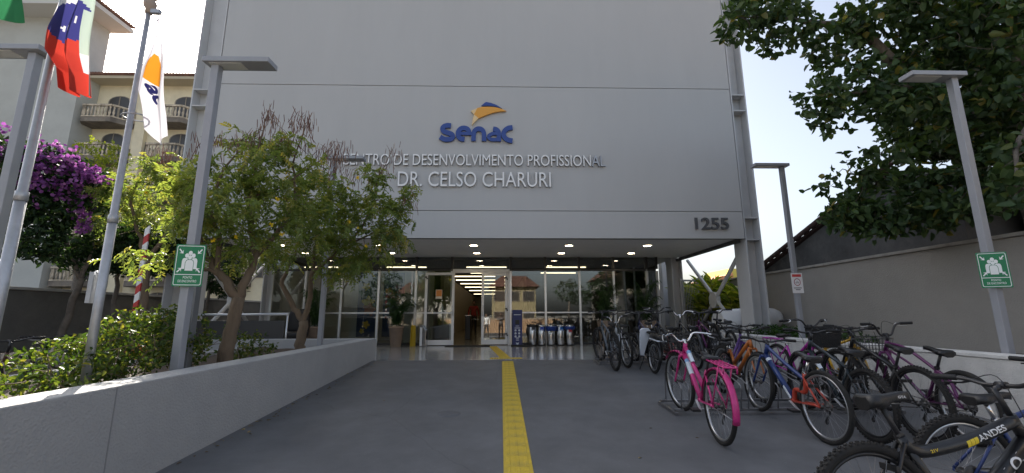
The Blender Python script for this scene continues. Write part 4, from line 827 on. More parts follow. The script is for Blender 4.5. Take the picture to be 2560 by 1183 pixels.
# ------------------------------------------------------------------ across the street (mirrored in the glass)
sw = empty('brick_wall', (0, -14.4, -.3), label='tan brick street wall mirrored in the lobby glass', cat='wall')
MB().box(-24, 6.2, -.15, .15, 0, 1.45).build('wall', mat('tan_brick_joint', (.30, .24, .18), .9, var=.15), sw)
bm_ = MB().box(-.19, .19, -.012, .012, -.075, .075).mesh('brick', mat('tan_brick', (.46, .29, .17), .85, var=.25, vscale=1.5))
for r_ in range(7):
    for k in range(30): link('brick', bm_, sw, loc=(-6+k*.40+(r_ % 2)*.2, .165, .12+r_*.185))
for i, (x, cw, ht, mt, lb) in enumerate(((1.6, 5.4, 5.2, (.30, .25, .14), 'yellow two-storey house with red roof mirrored in the doors'), (-8.5, 8.0, 4.4, (.3, .28, .25), 'pale house across the street left of the yellow one'), (17, 9, 6.2, (.25, .23, .21), 'grey-beige house across the street at the far right'))):
    h_ = empty('street_house', (x, -24, -.3), label=lb, cat='building', group='houses across the street')
    MB().box(-cw/2, cw/2, -6, 0, 0, ht).build('wall', mat('street_wall_%d' % i, mt, .9, var=.08), h_)
    MB().prism([(-cw/2-.5, ht), (cw/2+.5, ht), (cw/2-1.2, ht+1.3), (-cw/2+1.2, ht+1.3)], lambda a, b_, d: (a, .5-d, b_), 0, 7).build('roof', mat('street_tile', (.12, .06, .045), .9, var=.2), h_)
    for z in (.9, 3.4):
        for k in range(3):
            xx = -cw/2+cw*(k+.5)/3
            if z+1.3 > ht: continue
            f = MB().box(xx-.75, xx+.75, -.02, .05, z, z+1.3).build('window', M_frame, h_); MB().box(xx-.66, xx+.66, .05, .07, z+.08, z+1.22).build('pane', M_shut, f)
leafy_tree('street_tree', (7.2, -16, -.3), [(((7.2, -16, -.3), (7.1, -16, 1.5), (7.2, -16, 2.8)), (.16, .13, .10))], [((7.2, -16, 3.9), (1.6, 1.4, 1.2)), ((8.2, -16, 3.3), (1.2, 1.2, .9))], L_dark, .22, .12, 260, 'round street tree mirrored in the glass', None)
for x_, lb in ((10.6, 'tall street tree added right of the round one to darken the glass reflection'), (14.5, 'broad street tree added at the far right to darken the glass reflection'), (-8.0, 'dark street tree added at the left to darken the glass reflection'), (-12.5, 'dark street tree added at the far left to darken the glass reflection')):  # trees added behind the camera so the lobby glass reflects dark
    leafy_tree('street_tree', (x_, -15.6, -.3), [(((x_, -15.6, -.3), (x_, -15.6, 1.5), (x_+.2, -15.6, 3)), (.18, .15, .1))], [((x_, -15.6, 3.6), (2.0, 1.4, 1.6)), ((x_+.8, -15.6, 5.0), (1.5, 1.2, 1.3))], L_dark, .28, .15, 170, lb, None)
leafy_tree('street_tree', (-3.0, -15.6, -.3), [(((-3, -15.6, -.3), (-3.0, -15.6, 1.9), (-2.9, -15.6, 3.6)), (.15, .12, .08))], [((-2.9, -15.6, 4.6), (1.3, 1.2, 1.0))], L_dark, .22, .10, 260, 'street tree left of the yellow house mirrored in the glass', None)

# ------------------------------------------------------------------ tactile paving
def tactile(name, label, loc, rz, tiles, kind, pitch=0):
    e = empty(name, loc, rz, label=label, cat='paving'); e.rotation_euler = (pitch, 0, rz)
    return e
def bar_tile():
    mb = MB(); mb.box(-.121, .121, -.121, .121, -.004, .0)
    for x in (-.078, 0, .078): mb.rings([[(x+sx*s_, sy*t_, z) for sx, sy in ((-1, -1), (1, -1), (1, 1), (-1, 1))] for s_, t_, z in ((.018, .112, .0), (.012, .106, .005))], smooth=False)
    return mb.mesh('tile', M_yel)
def dot_tile():
    mb = MB(); mb.box(-.121, .121, -.121, .121, -.004, .0)
    for i in range(4):
        for j in range(4): mb.lathe([(.016, 0), (.011, .005), (.002, .0055)], 8, (-.09+.06*i, -.09+.06*j, 0))
    return mb.mesh('tile', M_yel)
bt, dt = bar_tile(), dot_tile()
e = tactile('tactile_strip', 'long yellow tactile guide strip running up the middle of the ramp', (.145, 0, .0075), 0, 0, 0, math.atan(.048))
for k in range(51): o = link('tile', bt, e, loc=(0, -2.9+k*.2445, 0)); o.rotation_euler = (0, 0, 0)
e = tactile('tactile_warning', 'yellow tactile warning bar across the top of the ramp', (.12, 10.02, .4695), 0, 0, 0)
for k in range(3): link('tile', dt, e, loc=((k-1)*.2445, 0, 0))
e = tactile('tactile_path', 'short slanting yellow tactile path from the ramp to the doors', (.09, 10.30, .4695), math.atan2(.33, 3.4), 0, 0)
for k in range(15): link('tile', bt, e, loc=(0, k*.2445, 0))

# ------------------------------------------------------------------ things at the entrance
M_mat = mat('mat_rubber', (.018, .018, .019), .9, bump=.5, bscale=120)
for x0, x1, y, lb in ((-1.75, -.35, 13.95, 'black rubber mat in front of the open doorway'), (.32, 1.0, 13.9, 'black rubber mat under the blue totem')):
    e = empty('door_mat', ((x0+x1)/2, y, .467), label=lb, cat='mat', group='black mats'); w_ = (x1-x0)/2; MB().box(-w_, w_, -.30, .30, 0, .012).build('mat', M_mat, e, .004)
e = empty('info_totem', (.53, 14.02, .48), label='tall dark blue information totem beside the right door', cat='totem')
M_nb = mat('totem_blue', (.012, .022, .12), .4)
MB().box(-.20, .20, -.14, .14, 0, .02).build('base', M_black, e, .004); MB().prism(rrect(.32, 1.10, .02), lambda a, b_, d: (a, d, .57+b_), -.035, .035).build('panel', M_nb, e)
M_tw = mat('totem_white', (.62, .66, .75), .5)
def tp(*q): MB().box(q[0], q[1], -.038, -.0365, q[2], q[3]).build('print', M_tw, e)
tp(-.11, .11, .955, .975); tp(-.06, .06, .60, .615); tp(-.09, .09, .535, .555); tp(-.045, .045, .215, .245); tp(-.045, .045, .155, .18)
MB().box(-.065, .065, -.05, -.0365, .66, .80).build('dispenser', M_black, e, .006)
for i in range(2):
    for j in range(3): MB().lathe([(.001, -.0365), (.034, -.0365), (.034, -.038), (.001, -.038)], 16, (-.058+i*.116, 0, .47-j*.095), 'y').build('icon', M_tw, e)
mb = MB(); mb.prism([(-.05, .10), (-.02, .08), (.02, .08), (.05, .10), (.035, .04), (0, .02), (-.035, .04)], fl, .0365, .038); mb.build('print', M_tw, e)
M_ss = mat('stainless', (.55, .55, .56), .2, metal=1., var=.05, vscale=5)
BINS = [((.05, .05, .055), None, 'first stainless bin with black collar next to the blue totem'), ((.02, .06, .38), None, 'second stainless bin with a blue label'), ((.45, .42, .25), (.015, .05, .26), 'middle stainless bin with loose blue liner and cream label'), ((.015, .13, .42), None, 'fourth stainless bin with a light blue label'), ((.42, .03, .04), (.015, .05, .26), 'last stainless bin with blue liner and red label')]
for k, (lc, liner, lb) in enumerate(BINS):
    e = empty('waste_bin', (1.02+k*.305, 14.12, .466), label=lb, cat='bin', group='stainless recycling bins by the glass')
    MB().lathe([(.122, 0), (.125, .01), (.125, .62), (.118, .635), (.112, .62), (.11, .3)], 28).build('body', M_ss, e)
    MB().lathe([(.128, .0), (.128, .035), (.115, .035)], 28).build('foot_ring', M_black, e)
    rim = MB().lathe([(.131, .585), (.135, .60), (.135, .645), (.105, .66), (.10, .63)], 28).build('rim', M_black if k == 0 else M_ss, e)
    if liner: MB().lathe([(.128, .60), (.172+.012*(k == 2), .60-.0), (.18, .585), (.165, .52-.05*(k == 2)), (.135, .50-.04*(k == 2)), (.127, .53)], 22).xf(lambda p: p*Vector((1, 1, 1)).length/1.7320508 if False else Vector((p.x*(1+.06*math.sin(p.y*60)), p.y, p.z+.012*math.sin(p.x*70)))).build('liner', mat('bin_liner', liner, .35), e)
    a0 = -math.pi/2+(.25 if k in (0, 3) else 0); zz = .40 if liner else .47
    mb = MB(); mb.grid(lambda u, v: (.1275*math.cos(a0+(u-.5)*.95), .1275*math.sin(a0+(u-.5)*.95), zz+v*.12), 8, 1); mb.build('label', mat('bin_label_%d' % k, lc, .5), e, fix=False)
    mb = MB(); mb.grid(lambda u, v: (.1285*math.cos(a0+(u-.5)*.7), .1285*math.sin(a0+(u-.5)*.7), zz+.008+v*.022), 8, 1); mb.build('label_print', M_tw, e, fix=False)
e = empty('wet_floor_sign', (-2.80, 13.98, .466), R(76), label='folded yellow wet floor sign beside the open door leaf', cat='sign')
MB().prism([(-.13, 0), (.13, 0), (.10, .60), (.05, .66), (-.05, .66), (-.10, .60)], fl, .02, .035).build('front_panel', mat('wet_yellow', (.62, .43, .02), .5), e, .004)
mb = MB().prism([(-.13, 0), (.13, 0), (.10, .60), (.05, .66), (-.05, .66), (-.10, .60)], fl, -.04, -.025); mb.build('back_panel', MATS['wet_yellow'], e, .004)
e = empty('umbrella_stand', (-2.45, 13.9, .466), R(-18), label='small stainless umbrella bag stand beside the open door leaf', cat='stand')
MB().box(-.13, .13, -.10, .10, 0, .02).build('base', M_ss, e, .004); MB().prism([(-.11, .02), (.11, .02), (.11, .50), (-.02, .66), (-.11, .66)], fl, -.07, .07).build('body', M_ss, e, .01); MB().prism([(-.10, .02), (-.02, .02), (-.02, .60), (-.10, .60)], fl, .0715, .075).build('panel', M_aluw, e)
e = empty('poster', (-2.05, 14.228, 2.12), label='orange paper notice taped to the open glass door', cat='poster')
MB().prism(rrect(.21, .30, .004), fl, .0, .002).build('sheet', mat('poster_paper', (.62, .55, .45), .7), e); MB().prism([(-.09, -.07), (.09, -.07), (.09, .135), (-.09, .135)], fl, .0021, .003).build('print', mat('poster_orange', (.60, .22, .05), .7), e)
# balustrade on the left of the terrace
e = empty('balustrade', (-6.2, 10.0, .465), label='dark glass balustrade with steel handrail on the left of the terrace', cat='railing')
MB().tube([(-2.0, 0, 1.0), (1.35, 0, 1.0)], .028, 10).build('handrail', M_alu, e); M_gd = mat('dark_panel', (.055, .055, .055), .25)
for k in range(3): MB().box(-1.95+k*1.1, -.92+k*1.1, -.008, .008, .28, .86).build('panel', M_gd, e, .003)
for k in range(4): MB().tube([(-1.97+k*1.10, 0, 0), (-1.97+k*1.10, 0, .99)], .02, 8).build('post', M_alu, e)
# black chair behind the slender tree
e = empty('armchair', (-6.15, 13.3, .465), R(20), label='black rounded chair behind the slender tree trunk', cat='chair')
MB().rings([[(.30*sx*s_, .27*sy*s_, z) for sx, sy in ((-1, -.7), (-.7, -1), (.7, -1), (1, -.7), (1, .7), (.7, 1), (-.7, 1), (-1, .7))] for s_, z in ((.85, .30), (1, .33), (1, .46), (.9, .50))]).build('seat', M_black, e)
MB().rings([[(.30*s_*math.cos(a), .22+.09*math.sin(a), z) for a in np.linspace(0, 6.283, 13)[:-1]] for s_, z in ((.9, .42), (1.05, .6), (1.05, .95), (.8, 1.12), (.4, 1.18))]).build('backrest', M_black, e)
for sx in (-1, 1):
    for sy in (-1, 1): MB().tube([(.24*sx, .2*sy, 0), (.2*sx, .17*sy, .31)], .018, 8).build('leg', M_dark, e)
# art panels in the lobby (plain stand-ins: blue ground, yellow and orange shapes)
M_art = mat('art_blue', (.03, .06, .15), .6, var=.5, vscale=5); M_ay = mat('art_yellow', (.75, .5, .05), .6, var=.3, vscale=12); M_ao = mat('art_orange', (.42, .12, .03), .6, var=.3, vscale=10)
for x0, x1, lb, bl in ((-5.06, -4.42, 'tall blue art panel with a yellow flower in the lobby', [(.05, 1.18, .2, M_ay), (.1, .95, .2, M_ao), (.0, .42, .12, M_ay), (-.05, 1.75, .13, M_ay), (-.12, .2, .08, M_ay)]), (-4.17, -3.45, 'tall dark blue art panel behind the potted palm', [(-.1, 1.5, .17, M_ao), (.1, 1.25, .16, M_ao), (-.2, 1.6, .1, M_ay), (.15, 1.75, .1, mat('art_pink', (.4, .2, .3), .6))])):
    e = empty('art_panel', ((x0+x1)/2, 15.35, .70), label=lb, cat='artwork', group='painted panels in the lobby'); w_ = (x1-x0)/2
    MB().box(-w_, w_, -.02, .02, 0, 2.25).build('panel', M_art, e)
    for k, (cx, cz, rr, mt) in enumerate(bl): MB().prism([(cx+rr*(1+.25*math.sin(5*a+k))*math.cos(a), cz+rr*(1+.25*math.sin(5*a+k))*math.sin(a)) for a in np.linspace(0, 6.283, 25)[:-1]], fl, .021, .0225+.0012*k).build('painted_shape', mt, e)
for x0, x1, lb in ((-5.30, -5.08, 'narrow white display board left of the art panels'), (-3.42, -2.95, 'white display board right of the art panels')):
    e = empty('display_board', ((x0+x1)/2, 15.4, .47), label=lb, cat='board', group='white boards in the lobby'); w_ = (x1-x0)/2; MB().box(-w_, w_, -.02, .02, 0, 2.5).build('board', MATS['gallery_white'], e); MB().box(-w_, w_, -.12, .12, -.003, .03).build('foot', M_dark, e)
for x in (-1.35, -.35):
    e = empty('turnstile', (x, 18.2, .4655), label='dark lobby turnstile on the %s of the corridor' % ('left' if x < -1 else 'right'), cat='turnstile', group='lobby turnstiles'); MB().box(-.11, .11, -.5, .5, 0, .95).build('cabinet', M_dark, e, .02); MB().tube([(.11, 0, .8), (.42, 0, .8)], .018, 8).build('arm', M_alu, e); MB().box(-.115, .115, -.505, .505, .951, .975).build('top', M_ss, e)
# barrier boom on the left
e = empty('barrier_boom', (-5.82, 7.2, .12), label='raised red and white striped barrier boom beside its orange cabinet', cat='barrier')
MB().rings([[(s_*a, s_*b_, z) for a, b_ in ((-1, -1), (1, -1), (1, 1), (-1, 1))] for s_, z in ((.17, 0), (.17, .95), (.14, 1.02))], smooth=False).build('cabinet', mat('cabinet_orange', (.55, .20, .03), .5), e, .01)
M_rd = mat('stripe_red', (.48, .04, .035), .5)
for k in range(13):
    mb = MB(); z = 1.0+k*.135
    mb.rings([[(-.035, -.175, z-.03), (.035, -.175, z+.03), (.035, -.20, z+.03), (-.035, -.20, z-.03)], [(-.035, -.175, z+.105), (.035, -.175, z+.165), (.035, -.20, z+.165), (-.035, -.20, z+.105)]], smooth=False); mb.build('stripe', M_rd if k % 2 else M_white, e)
# steel gate on the right
e = empty('steel_gate', (6.16, 14.55, .465), R(8), label='pale steel bar gate between the glass and the yellow-green plants', cat='gate')
M_gt = mat('gate_paint', (.42, .42, .41), .5)
MB().box(0, .06, -.03, .03, 0, 2.2).box(.64, .70, -.03, .03, 0, 2.2).box(.06, .64, -.025, .025, 2.1, 2.16).box(.06, .64, -.025, .025, .08, .14).box(.06, .64, -.02, .02, 1.05, 1.09).build('frame', M_gt, e, .003)
for k in range(9): MB().tube([(.11+k*.06, 0, .141), (.11+k*.06, 0, 2.099)], .008, 6).build('bar', M_gt, e)
e = empty('steel_gate', (6.98, 14.62, .80), R(0), label='short pale steel fence panel behind the yellow-green plants', cat='fence')
MB().box(0, .05, -.025, .025, -.3, 1.75).box(.75, .80, -.025, .025, -.3, 1.75).box(.05, .75, -.02, .02, 1.62, 1.67).box(.05, .75, -.02, .02, .05, .10).build('frame', M_gt, e); [MB().tube([(.1+k*.06, 0, .101), (.1+k*.06, 0, 1.62)], .008, 6).build('bar', M_gt, e) for k in range(11)]
# white round-ended moulded shell in the bed
e = empty('moulded_shell', (6.9, 11.75, 1.28), label='white moulded round-ended shell lying in the bed by the corner column', cat='shell')
M_sh = mat('white_shell', (.66, .67, .68), .35, var=.04)
def shell_ring(x, r_): return [(x, r_*1.1*math.cos(a), .0+r_*math.sin(a)+.06*x) for a in np.linspace(0, 6.283, 25)[:-1]]
MB().rings([shell_ring(x, r_) for x, r_ in ((-.95, .30), (-.9, .33), (-.3, .335), (.3, .32), (.62, .28), (.74, .22), (.80, .12), (.815, .02))]).build('shell', M_sh, e)
MB().rings([shell_ring(x, .3365) for x in (-.31, -.30)], caps=False).build('seam', M_galv, e)
for sx in (-.6, .35): MB().box(sx-.06, sx+.06, -.2, .2, -.48, -.27).build('foot', M_galv, e)
# loose leaves on the planter wall and ramp are too few to matter; a manhole cover on the ramp
e = empty('drain_cover', (-.62, 5.45, .048*5.45), label='small round painted-over cover in the ramp left of the yellow strip', cat='cover'); e.rotation_euler = (math.atan(.048), 0, 0)
MB().lathe([(.001, .003), (.13, .003), (.14, -.002)], 28).build('cover', mat('cover_paint', (.10, .104, .112), .6, var=.2, vscale=20), e)

# ------------------------------------------------------------------ bicycles
M_tyre = mat('tyre_rubber', (.011, .0105, .010), .85, var=.25, vscale=25, stain=(.032, .028, .023), sscale=7, samt=.5)
M_chrome = mat('chrome', (.70, .70, .71), .14, metal=1.); M_rimS = mat('rim_silver', (.52, .53, .54), .28, metal=.9); M_rimB = mat('rim_black', (.02, .02, .022), .35, metal=.3)
M_spoke = mat('spoke_steel', (.42, .42, .43), .3, metal=.9); M_sad = mat('saddle_vinyl', (.008, .008, .009), .42, bump=.15, bscale=200); M_grip = mat('grip_rubber', (.008, .008, .009), .7); M_grim = mat('greasy_steel', (.09, .085, .08), .45, metal=.8)
def paint(n, c, metal=.1): return mat('bike_'+n, c, .36, metal=metal, coat=.2, var=.12, vscale=16, stain=tuple(q*.55+.03 for q in c), sscale=9, samt=.35)
WC = {}
def wheel_meshes(r, tw, rim, knob):
    key = (r, tw, rim.name, knob)
    if key in WC: return WC[key]
    t = MB(); t.torus(r-tw/2, tw/2, 56, 10)
    if knob:
        n = 62 if r > .3 else 50
        for k in range(n):
            a = 2*math.pi*k/n
            for j, (yy, dr) in enumerate(((-.30, .004), (0, .0), (.30, .004))):
                aa = a+(math.pi/n if j == 1 else 0); c, s_ = math.cos(aa), math.sin(aa); rr = r-dr-.001
                V = []
                for q in (-.006, .006):
                    for y in (yy*tw-.006, yy*tw+.006):
                        for z in (-.004, .0055): V.append(((rr+z)*c-q*s_, y, (rr+z)*s_+q*c))
                t.add(V, [(0, 1, 3, 2), (4, 6, 7, 5), (0, 4, 5, 1), (2, 3, 7, 6), (1, 5, 7, 3)])
    rm = MB(); ri = r-tw
    RG = []
    for i in range(56):
        a = 2*math.pi*i/56; RG.append([((ri+dr)*math.cos(a), y, (ri+dr)*math.sin(a)) for dr, y in ((.004, -.013), (-.010, -.012), (-.016, -.004), (-.016, .004), (-.010, .012), (.004, .013))])
    rm.rings(RG, closed=True)
    sp = MB(); n = 32
    for k in range(n):
        a = 2*math.pi*k/n; sg = 1 if k % 2 else -1; b_ = a+(.55 if (k//2) % 2 else -.55)
        sp.tube([(math.cos(b_)*.024, sg*.03, math.sin(b_)*.024), ((ri-.012)*math.cos(a), sg*.003, (ri-.012)*math.sin(a))], .0011, 3, False)
    hb_ = MB(); hb_.lathe([(.004, -.058), (.012, -.055), (.012, -.036), (.027, -.034), (.027, -.028), (.014, -.025), (.014, .025), (.027, .028), (.027, .034), (.012, .036), (.012, .055), (.004, .058)], 14, axis='y')
    WC[key] = (t.mesh('wheel', M_tyre), rm.mesh('rim', rim), sp.mesh('spokes', M_spoke), hb_.mesh('hub', M_grim))
    return WC[key]
def arc(c, r, a0, a1, n=16): return [(c[0]+r*math.cos(R(a0+(a1-a0)*k/n)), 0, c[2]+r*math.sin(R(a0+(a1-a0)*k/n))) for k in range(n+1)]
def fender(mb, c, r, a0, a1, w_):
    P_ = arc(c, r, a0, a1, 20); RG = []
    for k, p in enumerate(P_):
        d = Vector((p[0]-c[0], 0, p[2]-c[2])).normalized(); RG.append([tuple(Vector(p)+Vector((0, y, 0))+d*h) for y, h in ((-w_, -.016), (-w_*.75, 0), (0, .005), (w_*.75, 0), (w_, -.016), (w_*.72, -.004), (0, .001), (-w_*.72, -.004))])
    mb.rings(RG)
def saddle_mesh(mb, x, z, L=.27, wd=.085, tilt=0, h=.055):
    ST = [(0, .55, -.006), (.03, .86, .002), (.10, 1, .004), (.22, .95, .0), (.38, .62, -.008), (.55, .36, -.008), (.8, .26, -.004), (.95, .22, -.006), (1, .12, -.014)]
    RG = []
    for s_, w_, dz in ST:
        ww = wd*w_; zz = z+dz+tilt*(s_-.4)*L; hh = h*(1 if s_ < .4 else .75); xx = x-.10+s_*L
        RG.append([(xx, ww*a, zz+hh*b_) for a, b_ in ((-1, -.55), (-1.0, -.2), (-.72, .02), (-.25, .0), (.25, .0), (.72, .02), (1.0, -.2), (1, -.55), (.6, -.75), (-.6, -.75))])
    mb.rings(RG)
def bicycle(x, y, head, label, c1, c2=None, style='mtb', r=.34, wb=1.07, tw=.05, rim=None, knob=True, lean=0, lift=.03, steer=0, bar='flat', barz=.98, sad=.84, sadL=.27, sadw=.08, fend=None, rack=None, basket=None, zg=None,
            grip=M_grip, barm=None, forkm=None, susp=False, crank=20, group='bicycles parked at the racks', tz=.0, extra=None, hz=None, stand=False, seat_x=.0, tube=1.0, bdrop=0., hw=.31, sadh=.068, decals=None):
    rim = rim or M_rimB; c2 = c2 or c1; forkm = forkm or c1; barm = barm or M_dark
    g0 = gz(y) if zg is None else zg; h = R(head); yf = y+wb*math.sin(h); g1 = (gz(yf) if zg is None else zg)+lift
    e = empty('bicycle', (x, y, g0), label=label, cat='bicycle', group=group)
    e.matrix_world = Matrix.Translation((x, y, g0)) @ Matrix.Rotation(h, 4, 'Z') @ Matrix.Rotation(-math.atan2(g1-g0, wb), 4, 'Y') @ Matrix.Rotation(-R(lean), 4, 'X')
    RA = Vector((0, 0, r)); FA = Vector((wb, 0, r)); BBp = Vector((.425*wb/1.07, 0, r-.055 if r > .3 else r+.02))
    hbz = hz or 2*r+.045; ax = Vector((-math.cos(R(70)), 0, math.sin(R(70))))
    hbz = hbz-bdrop; HB = Vector((wb-.04-(hbz-r)*.364, 0, hbz)); HT = HB+ax*.12; ST = Vector((BBp.x-.165-seat_x, 0, min(sad-.16, .66+tz)))
    SC = Vector((ST.x-(sad-ST.z)*.32, 0, sad))
    stq = Matrix.Rotation(R(steer), 3, ax)
    def sf(p): return stq @ (Vector(p)-HB)+HB
    # wheels
    for c, s_ in ((RA, 0), (FA, steer)):
        me = wheel_meshes(r, tw, rim, knob); o = link('wheel', me[0], e, loc=sf(c) if s_ else c)
        if s_: o.rotation_euler = stq.to_euler()
        for k, nm in ((1, 'rim'), (2, 'spokes'), (3, 'hub')): link(nm, me[k], o)
    # frame
    A, A2 = MB(), MB(); t = tube
    sy = .062
    if style == 'mtb':
        A.tube([HB, BBp], .021*t, 12); A.tube([ST+Vector((0, 0, -.02)), HT-ax*.02], .017*t, 12); A.tube([BBp, ST], .016*t, 12)
    elif style == 'low':                                   # swooping sloping tube
        A.tube(cr([HT-ax*.02, (HT+ST)/2+Vector((.08, 0, -.06)), ST+Vector((.10, 0, -.075)), ST+Vector((.004, 0, -.03))], 5), .024*t, 12); A.tube([HB, BBp], .027*t, 14); A2.tube([BBp, ST], .019*t, 12)
    elif style == 'two':                                   # blue front triangle, red rear
        A.tube([HB, BBp+Vector((.02, 0, .02))], .025*t, 12); A.tube(cr([HT-ax*.02, (HT+ST)/2+Vector((0, 0, -.05)), ST+Vector((.03, 0, -.05)), ST+Vector((.0, 0, -.04))], 5), .017*t, 12); A2.tube(cr([ST, ST+Vector((.0, 0, -.18)), BBp+Vector((-.02, 0, .12)), BBp], 5), .020*t, 12)
    elif style == 'step':
        A.tube([HT-ax*.03, BBp+(ST-BBp)*.42], .019*t, 12); A.tube([HB, BBp], .021*t, 12); A.tube([BBp, ST], .016*t, 12)
    elif style == 'cruiser':
        A.tube(cr([HT-ax*.02, (HT+ST)/2+Vector((.05, 0, .05)), ST+Vector((.0, 0, -.03)), RA+Vector((.16, 0, .22)), RA+Vector((.06, .03, .07))], 6), .016*t, 10); A.tube(cr([HB, (HB+BBp)/2+Vector((.06, 0, .02)), BBp], 6), .018*t, 10); A.tube([BBp, ST], .015*t, 10)
        A.tube(cr([HB+ax*.03, (HB+ST)/2+Vector((.06, 0, -.03)), ST+Vector((.04, 0, -.14))], 6), .012*t, 8)
    elif style == 'ebike':
        A.tube(cr([HB, BBp+Vector((.22, 0, .02)), BBp], 6), .030, 12); A.tube([BBp, ST], .018, 12)
    if style != 'cruiser' or True:
        for sg in (-1, 1):
            A2.tube([ST+Vector((0, sg*.02, -.03)), Vector((-.01, sg*sy, r+.01))], .0085*t, 8); A2.tube([BBp+Vector((-.02, sg*.03, 0)), Vector((.05, sg*sy, r)), Vector((-.012, sg*sy, r))], .010*t, 8)
    A2.lathe([(.02, -.036), (.021, .036)], 14, tuple(BBp), 'y')
    A.build('frame', c1, e, fix=False); A2.build('rear_triangle', c2, e, fix=False)
    MB().tube([HB-ax*.012, HT+ax*.012], .020*t, 14).build('head_tube', c1, e, fix=False)
    # fork
    F_ = MB(); ly = .055
    cw = HB-ax*.022
    F_.tube([cw+Vector((0, -ly, 0)), cw+Vector((0, ly, 0))], .017, 8)
    for sg in (-1, 1):
        q = cw+Vector((0, sg*ly, 0))
        if susp: F_.tube([q, q.lerp(FA+Vector((0, sg*ly, 0)), .45)], .013, 10); F_.tube([q.lerp(FA+Vector((0, sg*ly, 0)), .40), FA+Vector((-.01, sg*ly, 0))], .019, 10)
        else: F_.tube(cr([q, q.lerp(FA+Vector((-.03, sg*ly, .05)), .6), FA+Vector((0, sg*ly, 0))], 4), [.013]*5+[.011]*4, 8)
    F_.xf(sf).build('fork', forkm, e, fix=False)
    # stem and handlebar
    top = HT+ax*max(.03, (barz-HT.z-.02)/ax.z)
    reach = .055 if bar in ('flat', 'riser') else .03
    bc = top+Vector((reach, 0, .012))
    MB().tube([HT, top], .0145, 10).tube([top-ax*.012, bc], .015, 10).lathe([(.02, -.024), (.02, .024)], 12, tuple(bc), 'y').xf(sf).build('stem', barm, e, fix=False)
    if bar == 'flat': half = [(0, 0, 0), (0, .08, .0), (-.01, .15, .022), (-.03, hw*.72, .032), (-.055, hw, .034)]
    elif bar == 'riser': half = [(0, 0, 0), (.0, .07, 0), (-.01, .13, .055), (-.03, hw*.68, .07), (-.06, hw, .07)]
    elif bar == 'swept': half = [(0, 0, 0), (.015, .06, .0), (.03, .13, .075), (-.03, .20, .085), (-.12, hw*.88, .07), (-.18, hw*.95, .06)]
    elif bar == 'bmx': half = [(0, 0, 0), (0, .06, .0), (.0, .11, .10), (-.005, .16, .13), (-.03, hw*.9, .135)]
    for_b = MB()
    for sg in (-1, 1): for_b.tube(cr([bc+Vector((a, sg*b_, c)) for a, b_, c in half], 5), .0115, 8)
    hbo = for_b.xf(sf).build('handlebar', barm, e, fix=False)
    for sg in (-1, 1):
        p1 = bc+Vector((half[-1][0], sg*half[-1][1], half[-1][2])); p0 = bc+Vector((half[-2][0], sg*half[-2][1], half[-2][2])); d = (p1-p0).normalized()
        MB().tube([p1-d*.115, p1-d*.11, p1+d*.004, p1+d*.008], [.014, .0165, .0165, .012], 10).xf(sf).build('grip', grip, hbo, fix=False)
        q = p1-d*.15; MB().tube([q, q+Vector((.03, 0, -.015)), q+Vector((.045, 0, -.03))+d*.05, q+Vector((.04, 0, -.035))+d*.13], [.011, .010, .006, .005], 6).xf(sf).build('brake_lever', M_alu if (int(x*10) % 2) else M_dark, hbo, fix=False)
        cb = MB(); q2 = q+Vector((.03, 0, -.012)); cb.tube(cr([q2, q2+Vector((.10, -sg*.06, .02)), HT+Vector((.11, sg*.03, .0)), HB+Vector((.06, sg*.02, -.02))], 5), .0026, 5); cb.xf(sf).build('cable', M_black, hbo, fix=False)
    # seat
    MB().tube([ST-(SC-ST).normalized()*.03, SC-Vector((0, 0, .05))], .0135, 10).lathe([(.02, -.015), (.02, .015)], 10, tuple(ST), 'y').build('seatpost', M_chrome if r < .345 and style != 'low' else M_dark, e, fix=False)
    S_ = MB(); saddle_mesh(S_, SC.x, SC.z, sadL, sadw, .1, sadh); so_ = S_.build('saddle', M_sad, e)
    MB().tube([(SC.x-.06, .022, SC.z-.045), (SC.x+.12, .018, SC.z-.05)], .0035, 5).tube([(SC.x-.06, -.022, SC.z-.045), (SC.x+.12, -.018, SC.z-.05)], .0035, 5).build('rails', M_spoke, so_, fix=False)
    # drive train
    ck = MB().lathe([(.03, -.046), (.085, -.046), (.09, -.044), (.09, -.041), (.03, -.041)], 26, tuple(BBp), 'y').build('chainring', M_grim, e, fix=False)
    for sg, a in ((-1, crank), (1, crank+180)):
        d = Vector((math.cos(R(a)), 0, math.sin(R(a)))); q = BBp+Vector((0, sg*.055, 0)); p1 = q+d*.165+Vector((0, sg*.015, 0))
        ca_ = MB().bar(q, p1, .014, .024, (0, 1, 0)).build('crank_arm', M_alu, e, .002); MB().box(-.045, .045, -.042, .042, -.012, .012).xf(lambda p: p+p1+Vector((0, sg*.055, 0))).build('pedal', M_black, ca_, .004)
    ch = MB()
    for sg in (-1, 1): ch.bar(BBp+Vector((0, -.0435, sg*.088)), RA+Vector((0, -.0435, sg*.038)), .006, .008)
    ch.build('chain', M_grim, e, fix=False)
    MB().lathe([(.01, -.052), (.028, -.05), (.038, -.044), (.055, -.036), (.055, -.034), (.01, -.033)], 18, tuple(RA), 'y').build('sprockets', M_grim, e, fix=False)
    MB().bar(RA+Vector((0, -.058, 0)), RA+Vector((.02, -.058, -.075)), .012, .02).bar(RA+Vector((.02, -.056, -.075)), RA+Vector((.05, -.05, -.16)), .008, .022).lathe([(.002, -.054), (.022, -.054), (.022, -.048), (.002, -.048)], 10, tuple(RA+Vector((.05, 0, -.16))), 'y').build('derailleur', M_black, e, fix=False)
    # brakes on stays
    MB().bar(ST.lerp(RA, .45)+Vector((-.0, -.05, .02)), ST.lerp(RA, .45)+Vector((0, .05, .02)), .02, .03).build('brake', M_black, e, .003)
